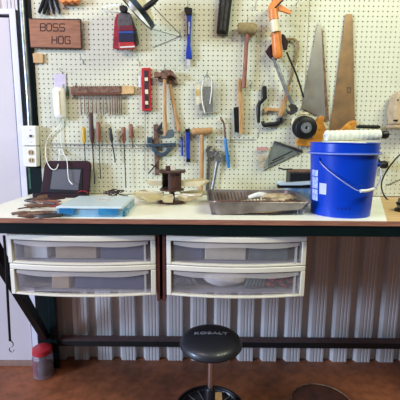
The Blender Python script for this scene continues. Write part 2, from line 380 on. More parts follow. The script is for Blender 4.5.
# carrier between and below
single('drawer_support', MB().box(LX1+.004,-.598,zC-.03,LX1+.016,-.06,ZT-.0665).box(RX0-.017,-.598,zC-.03,RX0-.004,-.06,ZT-.0665), 'redbrown', 'pair of red-brown wooden boards hanging between the two drawer stacks', 'board', bevel=.001)
single('carrier_shelf', MB().box(LX0,-.50,zC-.014,LX1+.0035,-.09,zC-.001).box(RX0-.0035,-.50,zC-.014,RX1,-.09,zC-.001).box(LX0-.016,-.50,zC-.014,LX0-.002,-.09,ZT-.0665).box(RX1+.002,-.50,zC-.014,RX1+.008,-.09,ZT-.0665).box(LX1+.0165,-.585,zC-.03,RX0-.0175,-.5,zC-.018), 'redbrown', 'recessed brown wooden carrier that holds the white drawers under the bench', 'shelf', bevel=.001)
def contents():
    z = zB+.0092; zl = zC+.0074; y = -.565
    def bx(n, lab, m, x0, x1, zz, h, d=.12, cat='box', yy=y): single(n, MB().box(x0,yy,zz,x1,yy+d,zz+h), m, lab, cat, bevel=.003)
    bx('parts_box','tan cardboard strip lying in the upper left drawer','cardb', dx(52,260),dx(94,260),z,.05)
    bx('parts_box','blue-grey plastic case inside the upper left drawer, right half','bluegrey', dx(98,255),dx(143,255),z,.072)
    bx('parts_box','low pale carton beside the left wall of the upper left drawer','paper', dx(20,260),dx(44,260),z,.06)
    bx('parts_box','tan carton inside the lower left drawer','cardb', dx(48,285),dx(66,285),zl,.06)
    bx('parts_box','long pale tray in the lower left drawer, right half','bluegrey', dx(72,285),dx(143,285),zl,.06)
    bx('parts_box','dark blue box in the upper right drawer near the wooden boards','bluegrey', dx(175,260),dx(203,260),z,.085)
    bx('parts_box','long pale pink carton in the middle of the upper right drawer','ptan', dx(205,260),dx(247,260),z,.07)
    bx('parts_box','grey-green case at the right end of the upper right drawer','greybox', dx(250,260),dx(290,260),z,.085)
    bx('paper_tag','small white paper tag before the dark blue box','paper', dx(178,260),dx(185,260),z,.03,.002,'tag',-.548)
    b = MB(); c = Vector((dx(226,287), -.515, zl+.042)); vs=[];fs=[]; n=18; m=10
    for i in range(m+1):
        for k in range(n):
            a = PI*i/m; q = 2*PI*k/n; r = 1+.14*math.sin(5*q+3*a)
            vs.append(c+Vector(((.098)*math.cos(a), .05*math.sin(a)*math.cos(q)*r, (.036)*math.sin(a)*math.sin(q)*r)))
    for i in range(m):
        for k in range(n): fs.append((i*n+k,i*n+(k+1)%n,(i+1)*n+(k+1)%n,(i+1)*n+k))
    b.add(vs,fs,True); single('plastic_bag', b, 'paper', 'crumpled white plastic bag in the bottom right drawer', 'bag')
    b = MB(); 
    for i in range(42):
        x = dx(random.uniform(268,293),285); y0 = -.56+random.uniform(0,.05); z0 = zl+.006+random.uniform(0,.05)
        b.tube([(x,y0,z0),(x+random.uniform(-.02,.02),y0+.01,z0+random.uniform(-.004,.012)),(x+random.uniform(-.03,.03),y0+.03,z0+.004)], .0045, 6, 3)
    o = single('wire_bundle', b, 'redbits', 'tangled red and black wires at the right of the bottom right drawer', 'wires')
    b = MB()
    for i in range(6): b.tube([(dx(247+i*3.5,285),-.56+.004*i,zl+.007),(dx(252+i*3.5,285),-.53,zl+.06)], .007, 6)
    single('tool_bundle', b, 'greybox', 'bundle of slanting grey rods beside the white plastic bag', 'rods')
    b = MB()
    for i in range(4): b.tube([(dx(172+i*6,285),-.535+.01*i,zl+.012),(dx(176+i*5,280),-.53,zl+.03+.01*(i%2)),(dx(180+i*5,285),-.52,zl+.014)], .009, 6, 3)
    single('packet_pile', b, 'pack', 'blue-grey plastic packets at the left of the bottom right drawer', 'packets')
contents()

# ================================================================== ELECTRICAL ON THE POST
def pbox(b, x0, y0, x1, y1, ya, yb): return b.pp([(x0,y0),(x1,y0),(x1,y1),(x0,y1)], ya, yb)
b = MB().tube([W(30,127,-.022), W(28.6,100,-.022), W(21.5,0,-.022), (W(21.5,0,-.022).x, -.022, 2.9)], .012, 12)
single('conduit_pipe', b, 'galv', 'grey metal conduit pipe running up the dark green post', 'pipe')
def elec(label, y0, y1, kind):
    pl = MB().pp([(24+ (y0-125)*.05,y0),(37.3+(y0-125)*.03,y0),(37.8+(y1-125)*.03,y1),(24.6+(y1-125)*.05,y1)], -.048, -.001)
    t = T('outlet_box' if kind == 'o' else 'switch_box', label, 'outlet' if kind == 'o' else 'switch', [('box','white',pl,.004)])
    cx, cy = 31.2, (y0+y1)/2
    return t, cx, cy
pl = MB().pp([(23.6,125.8),(37.4,125.8),(38,145.6),(24.6,145.6)], -.048, -.001)
T('switch_box','cream wall switch box at the end of the conduit pipe','switch',[('box','white',pl,.003),('toggle','dksteel',MB().disc(30.6,136,.007,-.056,-.0482,12)),('screw','steel',MB().disc(30.3,130,.002,-.05,-.0482,8)),('screw','steel',MB().disc(31,142,.002,-.05,-.0482,8))])
pl = MB().pp([(24.7,146.3),(38,146.3),(38.6,166.4),(25.6,166.4)], -.048, -.001)
T('outlet_box','cream double socket outlet below the wall switch','outlet',[('box','white',pl,.003),
  ('socket','beige',MB().disc(30.8,152.5,.0145,-.052,-.0482,20),.0,[('slot','black',MB().pp([(29.4,151),(30,151),(30,154),(29.4,154)],-.0535,-.0521).pp([(31.8,151),(32.4,151),(32.4,154),(31.8,154)],-.0535,-.0521))]),
  ('socket','beige',MB().disc(31.2,160.2,.0145,-.052,-.0482,20),.0,[('slot','black',MB().pp([(29.8,158.7),(30.4,158.7),(30.4,161.7),(29.8,161.7)],-.0535,-.0521).pp([(32.2,158.7),(32.8,158.7),(32.8,161.7),(32.2,161.7)],-.0535,-.0521))])])

# ================================================================== PEG HOOKS
def hook(px, py, what, L=.03):
    p = W(px,py,0)
    b = MB().tube([(p.x,.004,p.z),(p.x,-L,p.z),(p.x,-L-.006,p.z+.004),(p.x,-L-.008,p.z+.014)], .0017, 6).tube([(p.x,-.002,p.z),(p.x,-.003,p.z-.024)], .0014, 6)
    single('peg_hook', b, 'galv', what, 'hook', 'wire pegboard hooks')
for px,py,w in ((83,60,'small wire hook on the pegboard right of the wooden sign'),(251,84,'bare wire hook between the wire brush and the black saw'),
                (255,6,'wire hook near the top edge, left of the orange caulking gun'),(139.5,62,'wire hook just above the red spirit level'),
                (80,23,'wire hook at the top right corner of the wooden sign'),(258,133,'bare wire hook below the tan hacksaw'),
                (247,22,'wire hook behind the olive mallet head'),(62.5,72,'wire hook above the white hand lamp bracket'),
                (207,74,'wire hook holding the clear tool package'),(180.5,35,'wire hook at the tip of the bent lamp wires'),
                (188,6,'wire hook above the blue pry bar'),(165,68,'wire hook above the hammer heads'),(262,85,'wire hook holding the black-handled saw'),(297,3,'wire hook right of the caulking gun trigger')):
    hook(px,py,w)

# ================================================================== WALL TOOLS, LEFT HALF
def plier(label, h1, h2, piv, jaw):
    T('pliers', label, 'pliers', [('handle','blackp',MB().pt(h1,[.006,.010,.010,.008],-.022,8,4)),('handle','blackp',MB().pt(h2,[.006,.010,.010,.008],-.022,8,4)),
       ('jaws','dksteel',MB().pp(jaw,-.032,-.014).disc(piv[0],piv[1],.012,-.036,-.010,14),.002)], 'black-handled pliers at the top left')
plier('black-handled pliers at the top, left of the pair over the wooden sign', [(46,-5),(44,0),(41.5,7),(39,13)], [(49,-5),(48,0),(45.5,8),(43.5,14)], (48,-9), [(44,-4),(50,-4),(50,-18),(47,-22),(44.4,-18)])
plier('black-handled pliers at the top, right of the pair over the wooden sign', [(53,-6),(50.5,0),(51.5,7),(53.2,13)], [(55.5,-6),(55,0),(57,7),(59.5,13)], (55,-10), [(52,-5),(58,-5),(57,-20),(55,-24),(52.4,-19)])
b = MB().pp([(60,-6),(79,-6),(79.5,1.5),(77,3.5),(74,1.8),(71,4),(67,2.2),(64,4.5),(60.5,2.5)],-.05,-.01)
T('spring_clamp','orange plastic clamp at the top edge above the wooden sign','clamp',[('body','orange',b,.003),('grip','blackp',MB().pt([(62,-12),(70,-8),(78,-12)],.012,-.03,8,3))])
# sign
LET = {'B':[[(0,0),(0,1),(.8,1),(1,.85),(1,.62),(.85,.5),(1,.38),(1,.15),(.8,0),(0,0)],[(0,.5),(.85,.5)]],
       'O':[[(.15,0),(0,.15),(0,.85),(.15,1),(.85,1),(1,.85),(1,.15),(.85,0),(.15,0)]],
       'S':[[(0,.1),(.1,0),(.9,0),(1,.12),(1,.42),(.9,.5),(.1,.5),(0,.6),(0,.88),(.1,1),(.9,1),(1,.9)]],
       'H':[[(0,0),(0,1)],[(1,0),(1,1)],[(0,.5),(1,.5)]],
       'G':[[(1,.85),(.85,1),(.15,1),(0,.85),(0,.15),(.15,0),(1,0),(1,.5),(.6,.5)]]}
t = thing('wooden_sign','brown wooden sign with burnt lettering BOSS HOG hanging on the pegboard','sign', W(55,48,-.01))
part('board', MB().pp([(29.6,19),(80.7,19.6),(81.6,48.5),(31.5,47.6)],-.022,-.001), 'signw', t, .0015)
part('edge_band', MB().pp([(29.6,18.4),(80.9,19),(80.9,20),(29.6,19.2)],-.0235,-.0222).pp([(31.4,47),(81.6,47.8),(81.6,48.8),(31.4,48)],-.0235,-.0222).pp([(80.2,19),(81.2,19),(82,48.6),(81,48.6)],-.0235,-.0222), 'burn', t)
b = MB()
for word in ((('B',40.4,23.6,45.3,30.8),('O',46.7,23.7,51.5,30.9),('S',53,23.8,58,31),('S',59.6,23.9,64.6,31.1)),(('H',52,36.3,56.8,43.6),('O',58.4,36.4,63.2,43.7),('G',65,36.5,70,43.8))):
  for ch,x0,y0,x1,y1 in word:
    for st in LET[ch]:
        for i in range(len(st)-1):
            q = [W(x0+(x1-x0)*u, y1+(y0-y1)*v, -.0225) for u,v in (st[i],st[i+1])]
            b.tube([q[0],q[1]], .0026, 6, 0, .35)
  part('lettering', b, 'burn', t); b = MB()
T('wood_block','small pale wood block fixed to the pegboard below the wooden sign','block',[('b','tan',MB().pp([(33,53.5),(43.5,53.8),(43.5,63.2),(34,63)],-.016,-.001),.002)])
# white hand lamp with cord
t = thing('hand_lamp','white rounded hand lamp with a dangling white cord above the maroon screen','lamp', W(60,119,-.03))
part('bracket', MB().pp([(53.8,74),(66,74),(66.8,94),(54.5,94)],-.006,-.001).pp([(57,84),(63,84),(63,90),(57,90)],-.014,-.0062), 'lilac', t, .002)
a0 = W(58.6,87,-.035); a1 = W(60.6,119,-.035); ax = (a1-a0); L_ = ax.length
pr = [(0,0),(.018,.001),(.029,.008),(.033,.02),(.0335,L_*.5),(.032,L_-.02),(.027,L_-.007),(.015,L_-.001),(0,L_)]
b = MB().lathe(pr, a0, ax, 24)
for v in b.v: v.y = -.035 + (v.y+.035)*.62
part('housing', b, 'white', t)
b = MB().lathe([(0,0),(.006,.0),(.006,L_*.72),(0,L_*.72)], a0+ax*.14+Vector((.006,-.019,0)), ax, 12); part('lens', b, 'cream', t)
part('cord', MB().pt([(60.5,118.5),(60,126),(54,131),(48,138),(45.6,148),(46.5,160),(51,168.5),(56,169),(58.8,162),(59.5,150)],  .0025,[-.014,-.014,-.014,-.014,-.02,-.06,-.085,-.085,-.06,-.014],6,4).pt([(61,118.8),(60.8,130),(61,142),(63,152),(66.8,160),(67.8,172),(69,180),(72.5,184.5)],.0024,[-.012,-.012,-.012,-.02,-.07,-.095,-.10,-.11],6,4), 'white', t)
part('cord_knot', MB().pt([(59,150),(61,149),(64,152.5),(62.5,155),(60,153),(60,150)],.004,-.013,6,3), 'white', t)
part('green_tab', MB().pp([(66,86),(67.8,86),(68.6,95.5),(67,96)],-.012,-.004), 'gline', t)
# strip of drill bits
t = thing('drill_bit_rack','brown wooden strip with a pale right end holding a row of drill bits','rack', W(102,95,-.01))
part('strip', MB().pp([(71,87),(121.5,86.5),(121.5,94.6),(71.5,95)],-.03,-.001), 'woodred', t, .002)
part('end_block', MB().pp([(121.7,85.8),(134.4,86.2),(134.4,93.8),(121.7,94.6)],-.032,-.001), 'tan', t, .002)
part('notched_edge', MB().pp([(72+i*.5, 85.6 if (i//2)%2 else 87.2) for i in range(99)]+[(121.4,92.5),(72,93)],-.036,-.0303), 'rust', t)
part('nail', MB().pt([(76,83),(76,88)],.003,-.02,6), 'rust', t)
xs = [80.5,84.2,88,92,95.8,99.6,103.2,106.6,109.8,112.2,114.6,117,119.2,121]; proto = None
for i,x in enumerate(xs):
    top = W(x,95.4,-.018)
    if proto is None:
        b = MB(); n = 26; ln = .105
        pts = [top-Vector((0,0,ln*k/n)) for k in range(n+1)]
        b.tube(pts, [(.0036 if k > n-16 and k%2 else .0026) for k in range(n)]+[.0008], 8)
        proto = single('drill_bit', b, 'rust', 'thin rusty drill bit in the hanging row under the brown wooden strip', 'drill bit', 'drill bits hanging from the wooden strip')
        off = proto.location - top; continue
    c = proto.copy(); C.objects.link(c); s = random.uniform(.88,1.04); c.scale = (1,1,s) ; c.location = top+Vector((off.x,off.y,-.105*s))
# red level
T('spirit_level','red torpedo spirit level hanging upright left of the claw hammers','level',[
  ('body','red',MB().pp([(141.6,68.3),(150.6,68),(151.4,110.6),(142.2,111)],-.026,-.004),.0015),
  ('web','dksteel',MB().pp([(144,70.5),(148.4,70.3),(149,108.4),(144.6,108.7)],-.0275,-.0262),.0005),
  ('vial','cream',MB().pp([(144.6,77.6),(147.9,77.5),(148.1,81),(144.8,81)],-.032,-.0277),.001),
  ('vial','cream',MB().pp([(145,89.6),(148.2,89.5),(148.4,94),(145.2,94)],-.032,-.0277),.001),
  ('vial','cream',MB().pp([(145.3,101),(148.2,101),(148.4,104.6),(145.4,104.6)],-.032,-.0277),.001)])
T('paper_tag','white tag hanging at the left side of the red level','tag',[('t','white',MB().pp([(138,76),(140.8,75.6),(141.2,86.6),(139,87.6)],-.012,-.008))])
single('thin_rod', MB().pt([(145.2,112),(145,140),(144.8,171)],.0017,-.01,6), 'rust', 'long thin steel rod hanging down below the red spirit level', 'rod')
# hammers
def hammer(label, head, handle, Y, tipm='tan'):
    T('claw_hammer', label, 'hammer', [('head','rust',MB().pp(head, Y-.013, Y+.013),.003),('handle','wood',MB().pt(handle,[.0085,.010,.0095,.013],Y,10,3,.8))], 'claw hammers side by side')
hammer('claw hammer in front with its handle hanging straight down', [(154,75),(154.5,72),(158,72),(160,73),(162.5,70.6),(168,70),(173,71.5),(177.6,78.5),(175.6,78),(171.5,75),(167.5,76.4),(167.2,79),(162,79),(161.4,76.6),(158.5,77.4),(154.5,78.2)], [(164.8,75),(164.6,92),(164.8,112),(166,137)], -.042)
hammer('claw hammer behind, its handle slanting to the right', [(158,80),(158.5,77.5),(163,77.5),(166,76),(171,75.6),(175,77.5),(178.6,84.5),(176.5,84),(172.5,80.8),(170.6,84),(167,84),(166,81.5),(159,82)], [(168.6,80),(172,96),(175,112),(179,131)], -.0145)
# work lamp with reflector at the top
c0 = W(133,6,-.20); axd = Vector((.70,0,.68)).normalized()
t = thing('work_lamp','round metal work lamp reflector with slate rim hanging at the top of the pegboard','lamp', W(132,30,-.05))
prof = [(.128,0),(.122,.018),(.10,.036),(.065,.05),(.03,.058),(.024,.06)]
part('reflector', MB().lathe(prof+[(.020,.058)]+[(r-.003,h-.003) for r,h in prof[::-1]], c0, axd, 40), 'cream', t)
part('rim', MB().lathe([(.124,-.008),(.132,-.008),(.130,.016),(.1225,.014)], c0, axd, 40), 'slate', t)
q = c0+axd*.06
part('socket', MB().lathe([(0,0),(.02,0),(.021,.03),(.017,.06),(0,.06)], q, axd, 20), 'blackp', t)
part('bulb', MB().lathe([(0,-.03),(.02,-.022),(.028,-.002),(.02,.025),(.012,.05)], c0+axd*.01, axd, 16), 'white', t)
part('handle', MB().tube([W(144,9,-.34),W(146,7.5,-.34),W(152,3,-.33),W(160,-5,-.32)],[.009,.0125,.0125,.011],12), 'blackp', t)
part('wire_arm', MB().tube([W(180.5,35.6,-.004),W(180,34,-.02),W(166,20,-.09),W(153,6,-.15)],.0022,6).tube([W(180.5,36,-.004),W(179,36.6,-.02),W(164,32.5,-.08),W(149.5,28.5,-.15)],.0022,6).tube([W(153,47.5,-.003),W(166,42,-.003),W(180,36,-.003)],.0012,6), 'galv', t)
part('wire_loop', MB().pt([(122,12.5),(112,12.5),(105,11.5),(104,8),(108,5.8),(118,5.2)],.002,[-.03,-.03,-.02,-.02,-.03,-.05],6,4), 'galv', t)
# gloves
def glove_fingers(b, xs, y0, y1, r, Y):
    for i,x in enumerate(xs): b.pt([(x,y0),(x+.3,y1-3),(x+.5,y1-(1.5 if i in (0,len(xs)-1) else 0))],[r,r,r*.7],Y,8,2,.7)
t = thing('work_glove','red-trimmed grey work glove with blue and black bands clipped below the lamp','glove', W(126,50,-.03))
part('palm', MB().pp([(119.5,13),(124,11),(130,13),(132.5,19),(134,31),(119.5,31),(117.4,22)],-.05,-.026), 'greyf', t, .006)
part('red_band', MB().pp([(119.5,26.5),(133.6,25.8),(134.2,31.6),(119.3,31.8)],-.053,-.024), mat('maroon_fabric',(118,40,52),.85,var=.1), t, .003)
part('blue_band', MB().pp([(119.2,31.9),(134.2,31.7),(134.4,34),(119,34.2)],-.0535,-.024), 'bluef', t, .002)
part('black_band', MB().pp([(119,34.3),(134.4,34.1),(134.6,42.4),(119.2,42.6)],-.0535,-.024), 'navy', t, .003)
part('red_cuff', MB().pp([(119.2,42.7),(134.6,42.5),(135.2,48.8),(119.6,49.6)],-.054,-.023), 'red', t, .003)
part('cuff_stripe', MB().pp([(120,46.6),(134.6,45.8),(134.8,47.2),(120.2,48)],-.0555,-.0542), 'white', t)
t2 = thing('work_glove','bright red fabric glove hanging behind the banded grey glove','glove', W(117,49,-.012))
part('palm', MB().pp([(117,14),(121,13),(122,30),(122,48),(117,49.6),(112.8,48.6),(113.6,34),(114.6,20)],-.023,-.008), 'redf', t2, .005)
t2 = thing('work_glove','dark grey glove showing right of the banded glove','glove', W(136,45,-.012))
part('palm', MB().pp([(127,14),(132,17),(136,28),(139.5,44),(136,45.5),(128,44)],-.021,-.006), 'greyf', t2, .005)
T('clip','black round clip at the top of the hanging gloves','clip',[('c','black',MB().pp([(119.5,6),(123.5,5),(127.5,7),(128,10.5),(125,12.8),(121.5,12.5),(119.4,10)],-.066,-.051),.004)])
# blue pry bar
T('pry_bar','blue flat bar with black head and pale tip hanging beside the work lamp','tool',[
  ('head','blackp',MB().pp([(184.2,8.5),(187,7.6),(192.4,9),(192,15.5),(186.4,15.5),(184.6,12)],-.032,-.008),.002),
  ('handle','blue',MB().pp([(186.6,15.6),(191.8,15.6),(191,32),(190.6,44),(192.2,56),(191.8,59),(186,59),(185.6,55),(187,43),(187,30)],-.028,-.008),.003),
  ('lettering','white',MB().pp([(188.6,22),(189.4,22),(189.3,34),(188.5,34)],-.0292,-.0282)),
  ('tip','lilac',MB().pp([(186.6,59.2),(190.4,59.2),(189.6,66),(187.4,66)],-.022,-.010),.001)])
# sanding block
T('sanding_float','long black tool with grey grooved face hanging at the top edge','tool',[
  ('body','black',MB().pp([(220,-8),(233,-8),(228,34.2),(216.4,32.6)],-.035,-.004),.003),
  ('groove_plate','dksteel',MB().pp([(222.5,-8),(230,-8),(225.5,31),(219.5,30)],-.039,-.0352),.001),
  ('ridge','black',MB().pp([(226,-8),(227,-8),(223,30.5),(222,30.5)],-.041,-.0392))])
# mallet
T('mallet','rubber mallet with olive head and red-brown wooden handle hanging on the pegboard','mallet',[
  ('head','olive',MB().pt([(238,28.6),(240,28.6),(248,29),(254,29.4),(256,29.6)],[.026,.0295,.0295,.0295,.026],-.04,20)),
  ('handle','woodred',MB().pt([(247.2,34),(246,50),(245.2,66),(243.6,88)],[.011,.0105,.011,.0125],-.04,10,2))])
T('wire_brush','wooden wire brush with dark bristles hanging below the mallet','brush',[
  ('handle','wood',MB().pp([(238.2,79),(239.6,77.6),(241,79),(242,95),(243.2,108),(243,134),(239.2,134.6),(238.6,108),(237.6,92)],-.03,-.008),.003),
  ('bristles','black',MB().pp([(233.6,107.5),(238.4,107),(239,133),(234.6,132)],-.027,-.012),.001)])
# tool package
T('tool_package','clear package with dark insert and white straps hanging left of the mallet handle','package',[
  ('bag','clear',MB().pp([(194.5,82),(203,79),(212,79),(219,84),(220,112),(196,114.5)],-.034,-.003),.002),
  ('insert','dksteel',MB().pp([(203.4,87),(212,86.6),(213.4,111.5),(205,112.6)],-.031,-.014),.002),
  ('label_card','cream',MB().pp([(195.4,85),(200,84),(201,104),(196.4,105)],-.03,-.022)),
  ('yellow_sticker','yellow',MB().pp([(195.6,89.5),(200,89.2),(200.4,95.6),(196,96)],-.0325,-.0302)),
  ('small_part','wooddk',MB().pp([(199,103),(202.4,103),(202.8,110.5),(199.6,111)],-.03,-.02),.001),
  ('strap','white',MB().pt([(203.4,80),(201.6,90),(202.6,104),(205,112.5)],.0032,-.037,6,3).pt([(211.4,80),(211.4,92),(209.8,104)],.003,-.037,6,3)),
  ('ring','galv',MB().pt([(203.5,82),(204.5,77.4),(207,75.6),(209.6,77.4),(210.6,82)],.0018,-.036,6,3))])
# blue scraper
T('bent_scraper','slim scraper with rusty dark neck and blue handle right of the wooden-headed hammer','tool',[
  ('neck','rust',MB().pt([(220.6,117),(221.6,119.5),(224,124),(224.6,130),(225.4,138)],[.004,.007,.0055,.0055,.006],-.02,8,3)),
  ('handle','sky',MB().pt([(225.4,138),(226,146),(227.4,156),(228.6,166),(228.8,168)],[.0065,.009,.0105,.0085,.005],-.02,10,3))])
# wooden hammer
T('wooden_hammer','hammer with a tan cylindrical head and long wooden handle behind the tray','hammer',[
  ('head','wood',MB().pt([(191.2,131.6),(193,131.6),(198,131.4),(207,131),(211,130.6),(212.4,130.6)],[.012,.0185,.0175,.0175,.018,.013],-.032,18)),
  ('handle','wood',MB().pt([(202,134.5),(202,150),(201.6,170),(200.8,194)],[.0105,.0115,.012,.013],-.032,10,2))])
# grey wrenches
def wrench(label, hd, sh, Y):
    hx, hy = hd
    T('wrench', label, 'wrench', [('jaw','steel',MB().pp([(hx-5,hy-1),(hx-2,hy-6),(hx+1,hy-5.5),(hx-.5,hy-1.5),(hx+2,hy-.5),(hx+4,hy-4),(hx+5.5,hy),(hx+2.5,hy+6),(hx-2,hy+6.5)],Y-.008,Y+.008),.002),
        ('handle','steel',MB().pt(sh,[.0085,.0075,.009],Y,8,2,.5))], 'grey steel wrenches on the pegboard')
wrench('grey steel wrench whose jaw is nearer the blue-handled scraper', (219,156.5), [(217.4,162),(214.6,178),(211.5,194)], -.02)
wrench('grey steel wrench whose jaw touches the wooden hammer handle', (210.4,151.5), [(209.4,157),(208.4,174),(207.4,192)], -.011)
# blue small tools
T('blue_rod','slim blue rod tool hanging left of the blue black-ended one','tool',[('grip','blue',MB().pt([(181.6,137),(182.2,156)],.0068,-.016,8)),('tip','steel',MB().pt([(181.5,133),(181.6,137)],.003,-.016,6))])
T('blue_bar','short blue bar with black ends hanging left of the wooden-headed hammer','tool',[('body','blue',MB().pp([(185.8,132),(189.8,132),(190,159),(186.4,159)],-.024,-.006),.002),
  ('end_cap','black',MB().pp([(185.2,129),(190,128.6),(190,132.2),(185.6,132.2)],-.027,-.004),.001),('end_cap','black',MB().pp([(186.2,158.6),(190.2,158.6),(190.4,162),(186.2,162)],-.027,-.004),.001)])
# combination square
cq = W(161.5,146,-.02); arc = [(161.5+9.6*math.cos(a), 146.5+9.6*math.sin(a)) for a in [i*PI/12 for i in range(13)]]
inn = [(161.5+5.2*math.cos(a), 147.6+5.2*math.sin(a)) for a in [PI-i*PI/12 for i in range(13)]]
T('combination_square','slate combination square with protractor head hanging right of the thin rod','square',[
  ('blade','rust',MB().pp([(153.4,124.5),(157.8,124),(159.2,175),(155.2,175.4)],-.014,-.009)),
  ('stock','slate',MB().pp([(146.2,144),(176,142.8),(176.2,145.8),(146.4,147)],-.028,-.010),.001),
  ('protractor_head','slate',MB().pp(arc+inn,-.024,-.012),.001),
  ('center_head','dksteel',MB().pp([(155.4,131),(162.6,121.6),(162,128.4),(160,130),(163.6,132),(162.4,135),(158,134)],-.024,-.0145),.001),
  ('knob','slate',MB().pp([(147,137.5),(152.4,137),(152.4,143),(147.4,143.4)],-.024,-.010),.002)])
T('small_clamp','small grey-green clamp at the foot of the front claw hammer handle','clamp',[('c','greybox',MB().pp([(160,136.2),(165,136),(168,130),(172.5,129),(174.4,132),(174.2,137),(170,138.4),(160,138.8)],-.062,-.052),.002)])
T('divider','small dark pair of dividers crossing the foot of the square blade','divider',[('leg','dksteel',MB().pt([(158.5,161),(154,167),(148.4,173.6)],.0034,-.02,6,2)),('leg','dksteel',MB().pt([(150.6,164.5),(156,167),(159,169)],.0034,-.028,6,2))])
# screwdriver rail
b = MB().pt([(50,143.6),(96,144.6),(146,144.6)],.0018,-.006,6).pt([(50,147.6),(96,148.4),(146,148.4)],.0014,-.02,6)
for i in range(14):
    x = 52+i*7; b.pt([(x,144),(x+1.5,147.8),(x+4,148.2),(x+5.5,144.2)],.0013,[-.006,-.02,-.02,-.006],6)
single('screwdriver_rack', b, 'galv', 'wire rack running behind the row of screwdrivers', 'rack')
def driver(label, hx, y0, y1, ex, y2, m, r=.011, Y=-.028, sr=.0028, hx2=None):
    hx2 = hx2 if hx2 is not None else hx+(ex-hx)*(y1-y0)/(y2-y0)
    P = lambda f: (hx+(hx2-hx)*f, y0+(y1-y0)*f)
    T('screwdriver', label, 'screwdriver', [('handle',m,MB().pt([P(0),P(.08),P(.4),P(.8),P(1)],[r*.6,r,r*.92,r,r*.55],Y,10)),
       ('shaft','dksteel',MB().pt([P(1),(ex,y2-3),(ex,y2)],[sr,sr,sr*1.1],Y,6))], 'screwdrivers in the wire rack')
driver('screwdriver with a short yellow handle, leftmost in the rack', 83.6,127,143.5, 86,178,'yellow',.0115)
driver('long screwdriver with a dark brown wooden handle, tallest in the rack', 90.6,112.5,143, 94.6,184,'wooddk',.0135,-.03,.0035)
driver('screwdriver with reddish wooden handle right beside the tall dark one', 98.2,122,142.5, 100.4,179,'woodred',.0125,-.03)
driver('screwdriver with a dark green handle tilted to the right', 109.8,128,142.5, 115,162.5,'dksteel',.0105,-.028,.0038)
driver('long thin screwdriver with a faded brown handle', 123.4,127,143, 125.8,188,'woodred',.0125)
driver('stubby screwdriver with an orange-brown handle, rightmost in the rack', 130.6,124,138.5, 132.8,148,'woodred',.012)
T('awl','small dark pick leaning left against the faded brown screwdriver','awl',[('a','rust',MB().pt([(123,133),(119,141)],.004,-.048,6))])
# second wire rail
b = MB().pt([(215,140),(256,139.4)],.0016,-.006,6).pt([(215,143),(238,142.4)],.0012,-.018,6)
for i in range(4):
    x = 217+i*7; b.pt([(x,140),(x,142.8),(x+4,142.8)],.0012,[-.006,-.018,-.018],6)
single('small_wire_rack', b, 'galv', 'thin wire rack beside the blue-handled scraper', 'rack')

# ================================================================== WALL TOOLS, RIGHT HALF
def seg(p, q, r0, r1, Y, n=16): return MB().pt([p,q],[r0,r1],Y,n)
T('caulking_gun','orange caulking gun with a cream cartridge hanging nozzle down','caulking gun',[
  ('collar','orange',seg((273,10),(274,20),.024,.0245,-.080)),
  ('cartridge','cream',seg((274,20.2),(275.6,32),.022,.022,-.080)),
  ('barrel','orange',MB().pt([(275.6,32.2),(275.8,35),(276,35.2),(277.6,54),(278.4,57),(278.6,58.6)],[.0265,.0265,.0245,.0255,.022,.014],-.06,18)),
  ('rear_grip','orange',MB().pp([(269,11),(268.4,6),(273,0),(281,-6),(286,-8),(287,-3),(280,3),(277.6,10)],-.095,-.065),.004),
  ('trigger','orange',MB().pp([(277.4,6),(279.4,4.4),(284,7),(290.6,11),(290.8,14.4),(288,14),(283,12),(278,11)],-.088,-.072),.003),
  ('plunger_rod','dksteel',MB().pt([(275,8),(281,2),(290,-7)],.0042,-.099,8))])
T('reaching_clamp','long grey tube tool with dark jointed top and clawed foot crossing the hacksaw','clamp tool',[
  ('joint','maroon',MB().pp([(265.4,52),(269,46),(272,44),(274,50),(276,58),(273.6,61),(269,57)],-.052,-.032),.004),
  ('grip_arm','maroon',MB().pp([(281.4,34),(284,35),(288,42),(286.8,50),(283.4,50),(282,42)],-.052,-.032),.003),
  ('shaft','steel',MB().pt([(273.4,57),(277,66),(283,82),(288,95),(292.4,104)],[.0115,.011,.011,.0105,.010],-.05,12,2)),
  ('foot','dksteel',MB().pp([(288,105.6),(291.4,103.6),(295,105),(297.6,108),(297,112),(292,115),(287.6,113.6),(286.6,110.4),(290,111.4),(290.6,109)],-.066,-.04),.003)])
single('thin_black_rod', MB().pt([(286.8,52),(290,60),(297,76),(303.6,97.6)],.0052,-.04,8,2), 'black', 'thin black rod slanting down to the left hand saw', 'rod')
T('hacksaw','hacksaw with a tan bent frame and black grip under the crossed tube','saw',[
  ('frame','olive',MB().pt([(284.6,41),(289,39),(294.6,39.6),(297.8,44),(297.6,52),(294.4,66),(290,82),(284.6,101),(281.6,112)],[.0072]*9,-.018,8,4,.8)),
  ('spine','wood',MB().pp([(286.8,86),(290.2,87),(284.6,110),(281.4,116.6),(277.8,116),(281,106)],-.03,-.010),.002),
  ('crossbar','wood',MB().pp([(264.6,107),(281.6,109),(281,112),(268,110.6),(266,112.6),(264.4,111)],-.026,-.012),.002),
  ('grip','blackp',MB().pt([(280,117.4),(279.6,121.5),(275.5,124),(269,124.4),(264.4,125),(262.4,121)],[.0135,.0145,.0125,.0115,.0125,.009],-.024,10,4))])
T('folding_saw','black-handled jab saw hanging left of the tan hacksaw','saw',[
  ('grip','blackp',MB().pt([(258.6,123),(258.4,114),(258.6,106),(260.4,101.5)],[.008,.0115,.0115,.010],-.024,10,4)),
  ('neck','blackp',MB().pp([(258.8,102.8),(262.6,97.6),(262.4,86.4),(266.4,86),(267,98.6),(261.4,104)],-.032,-.014),.002),
  ('blade','steel',MB().pp([(260.8,89),(262.2,87),(262.2,97),(260.8,100)],-.024,-.021))])
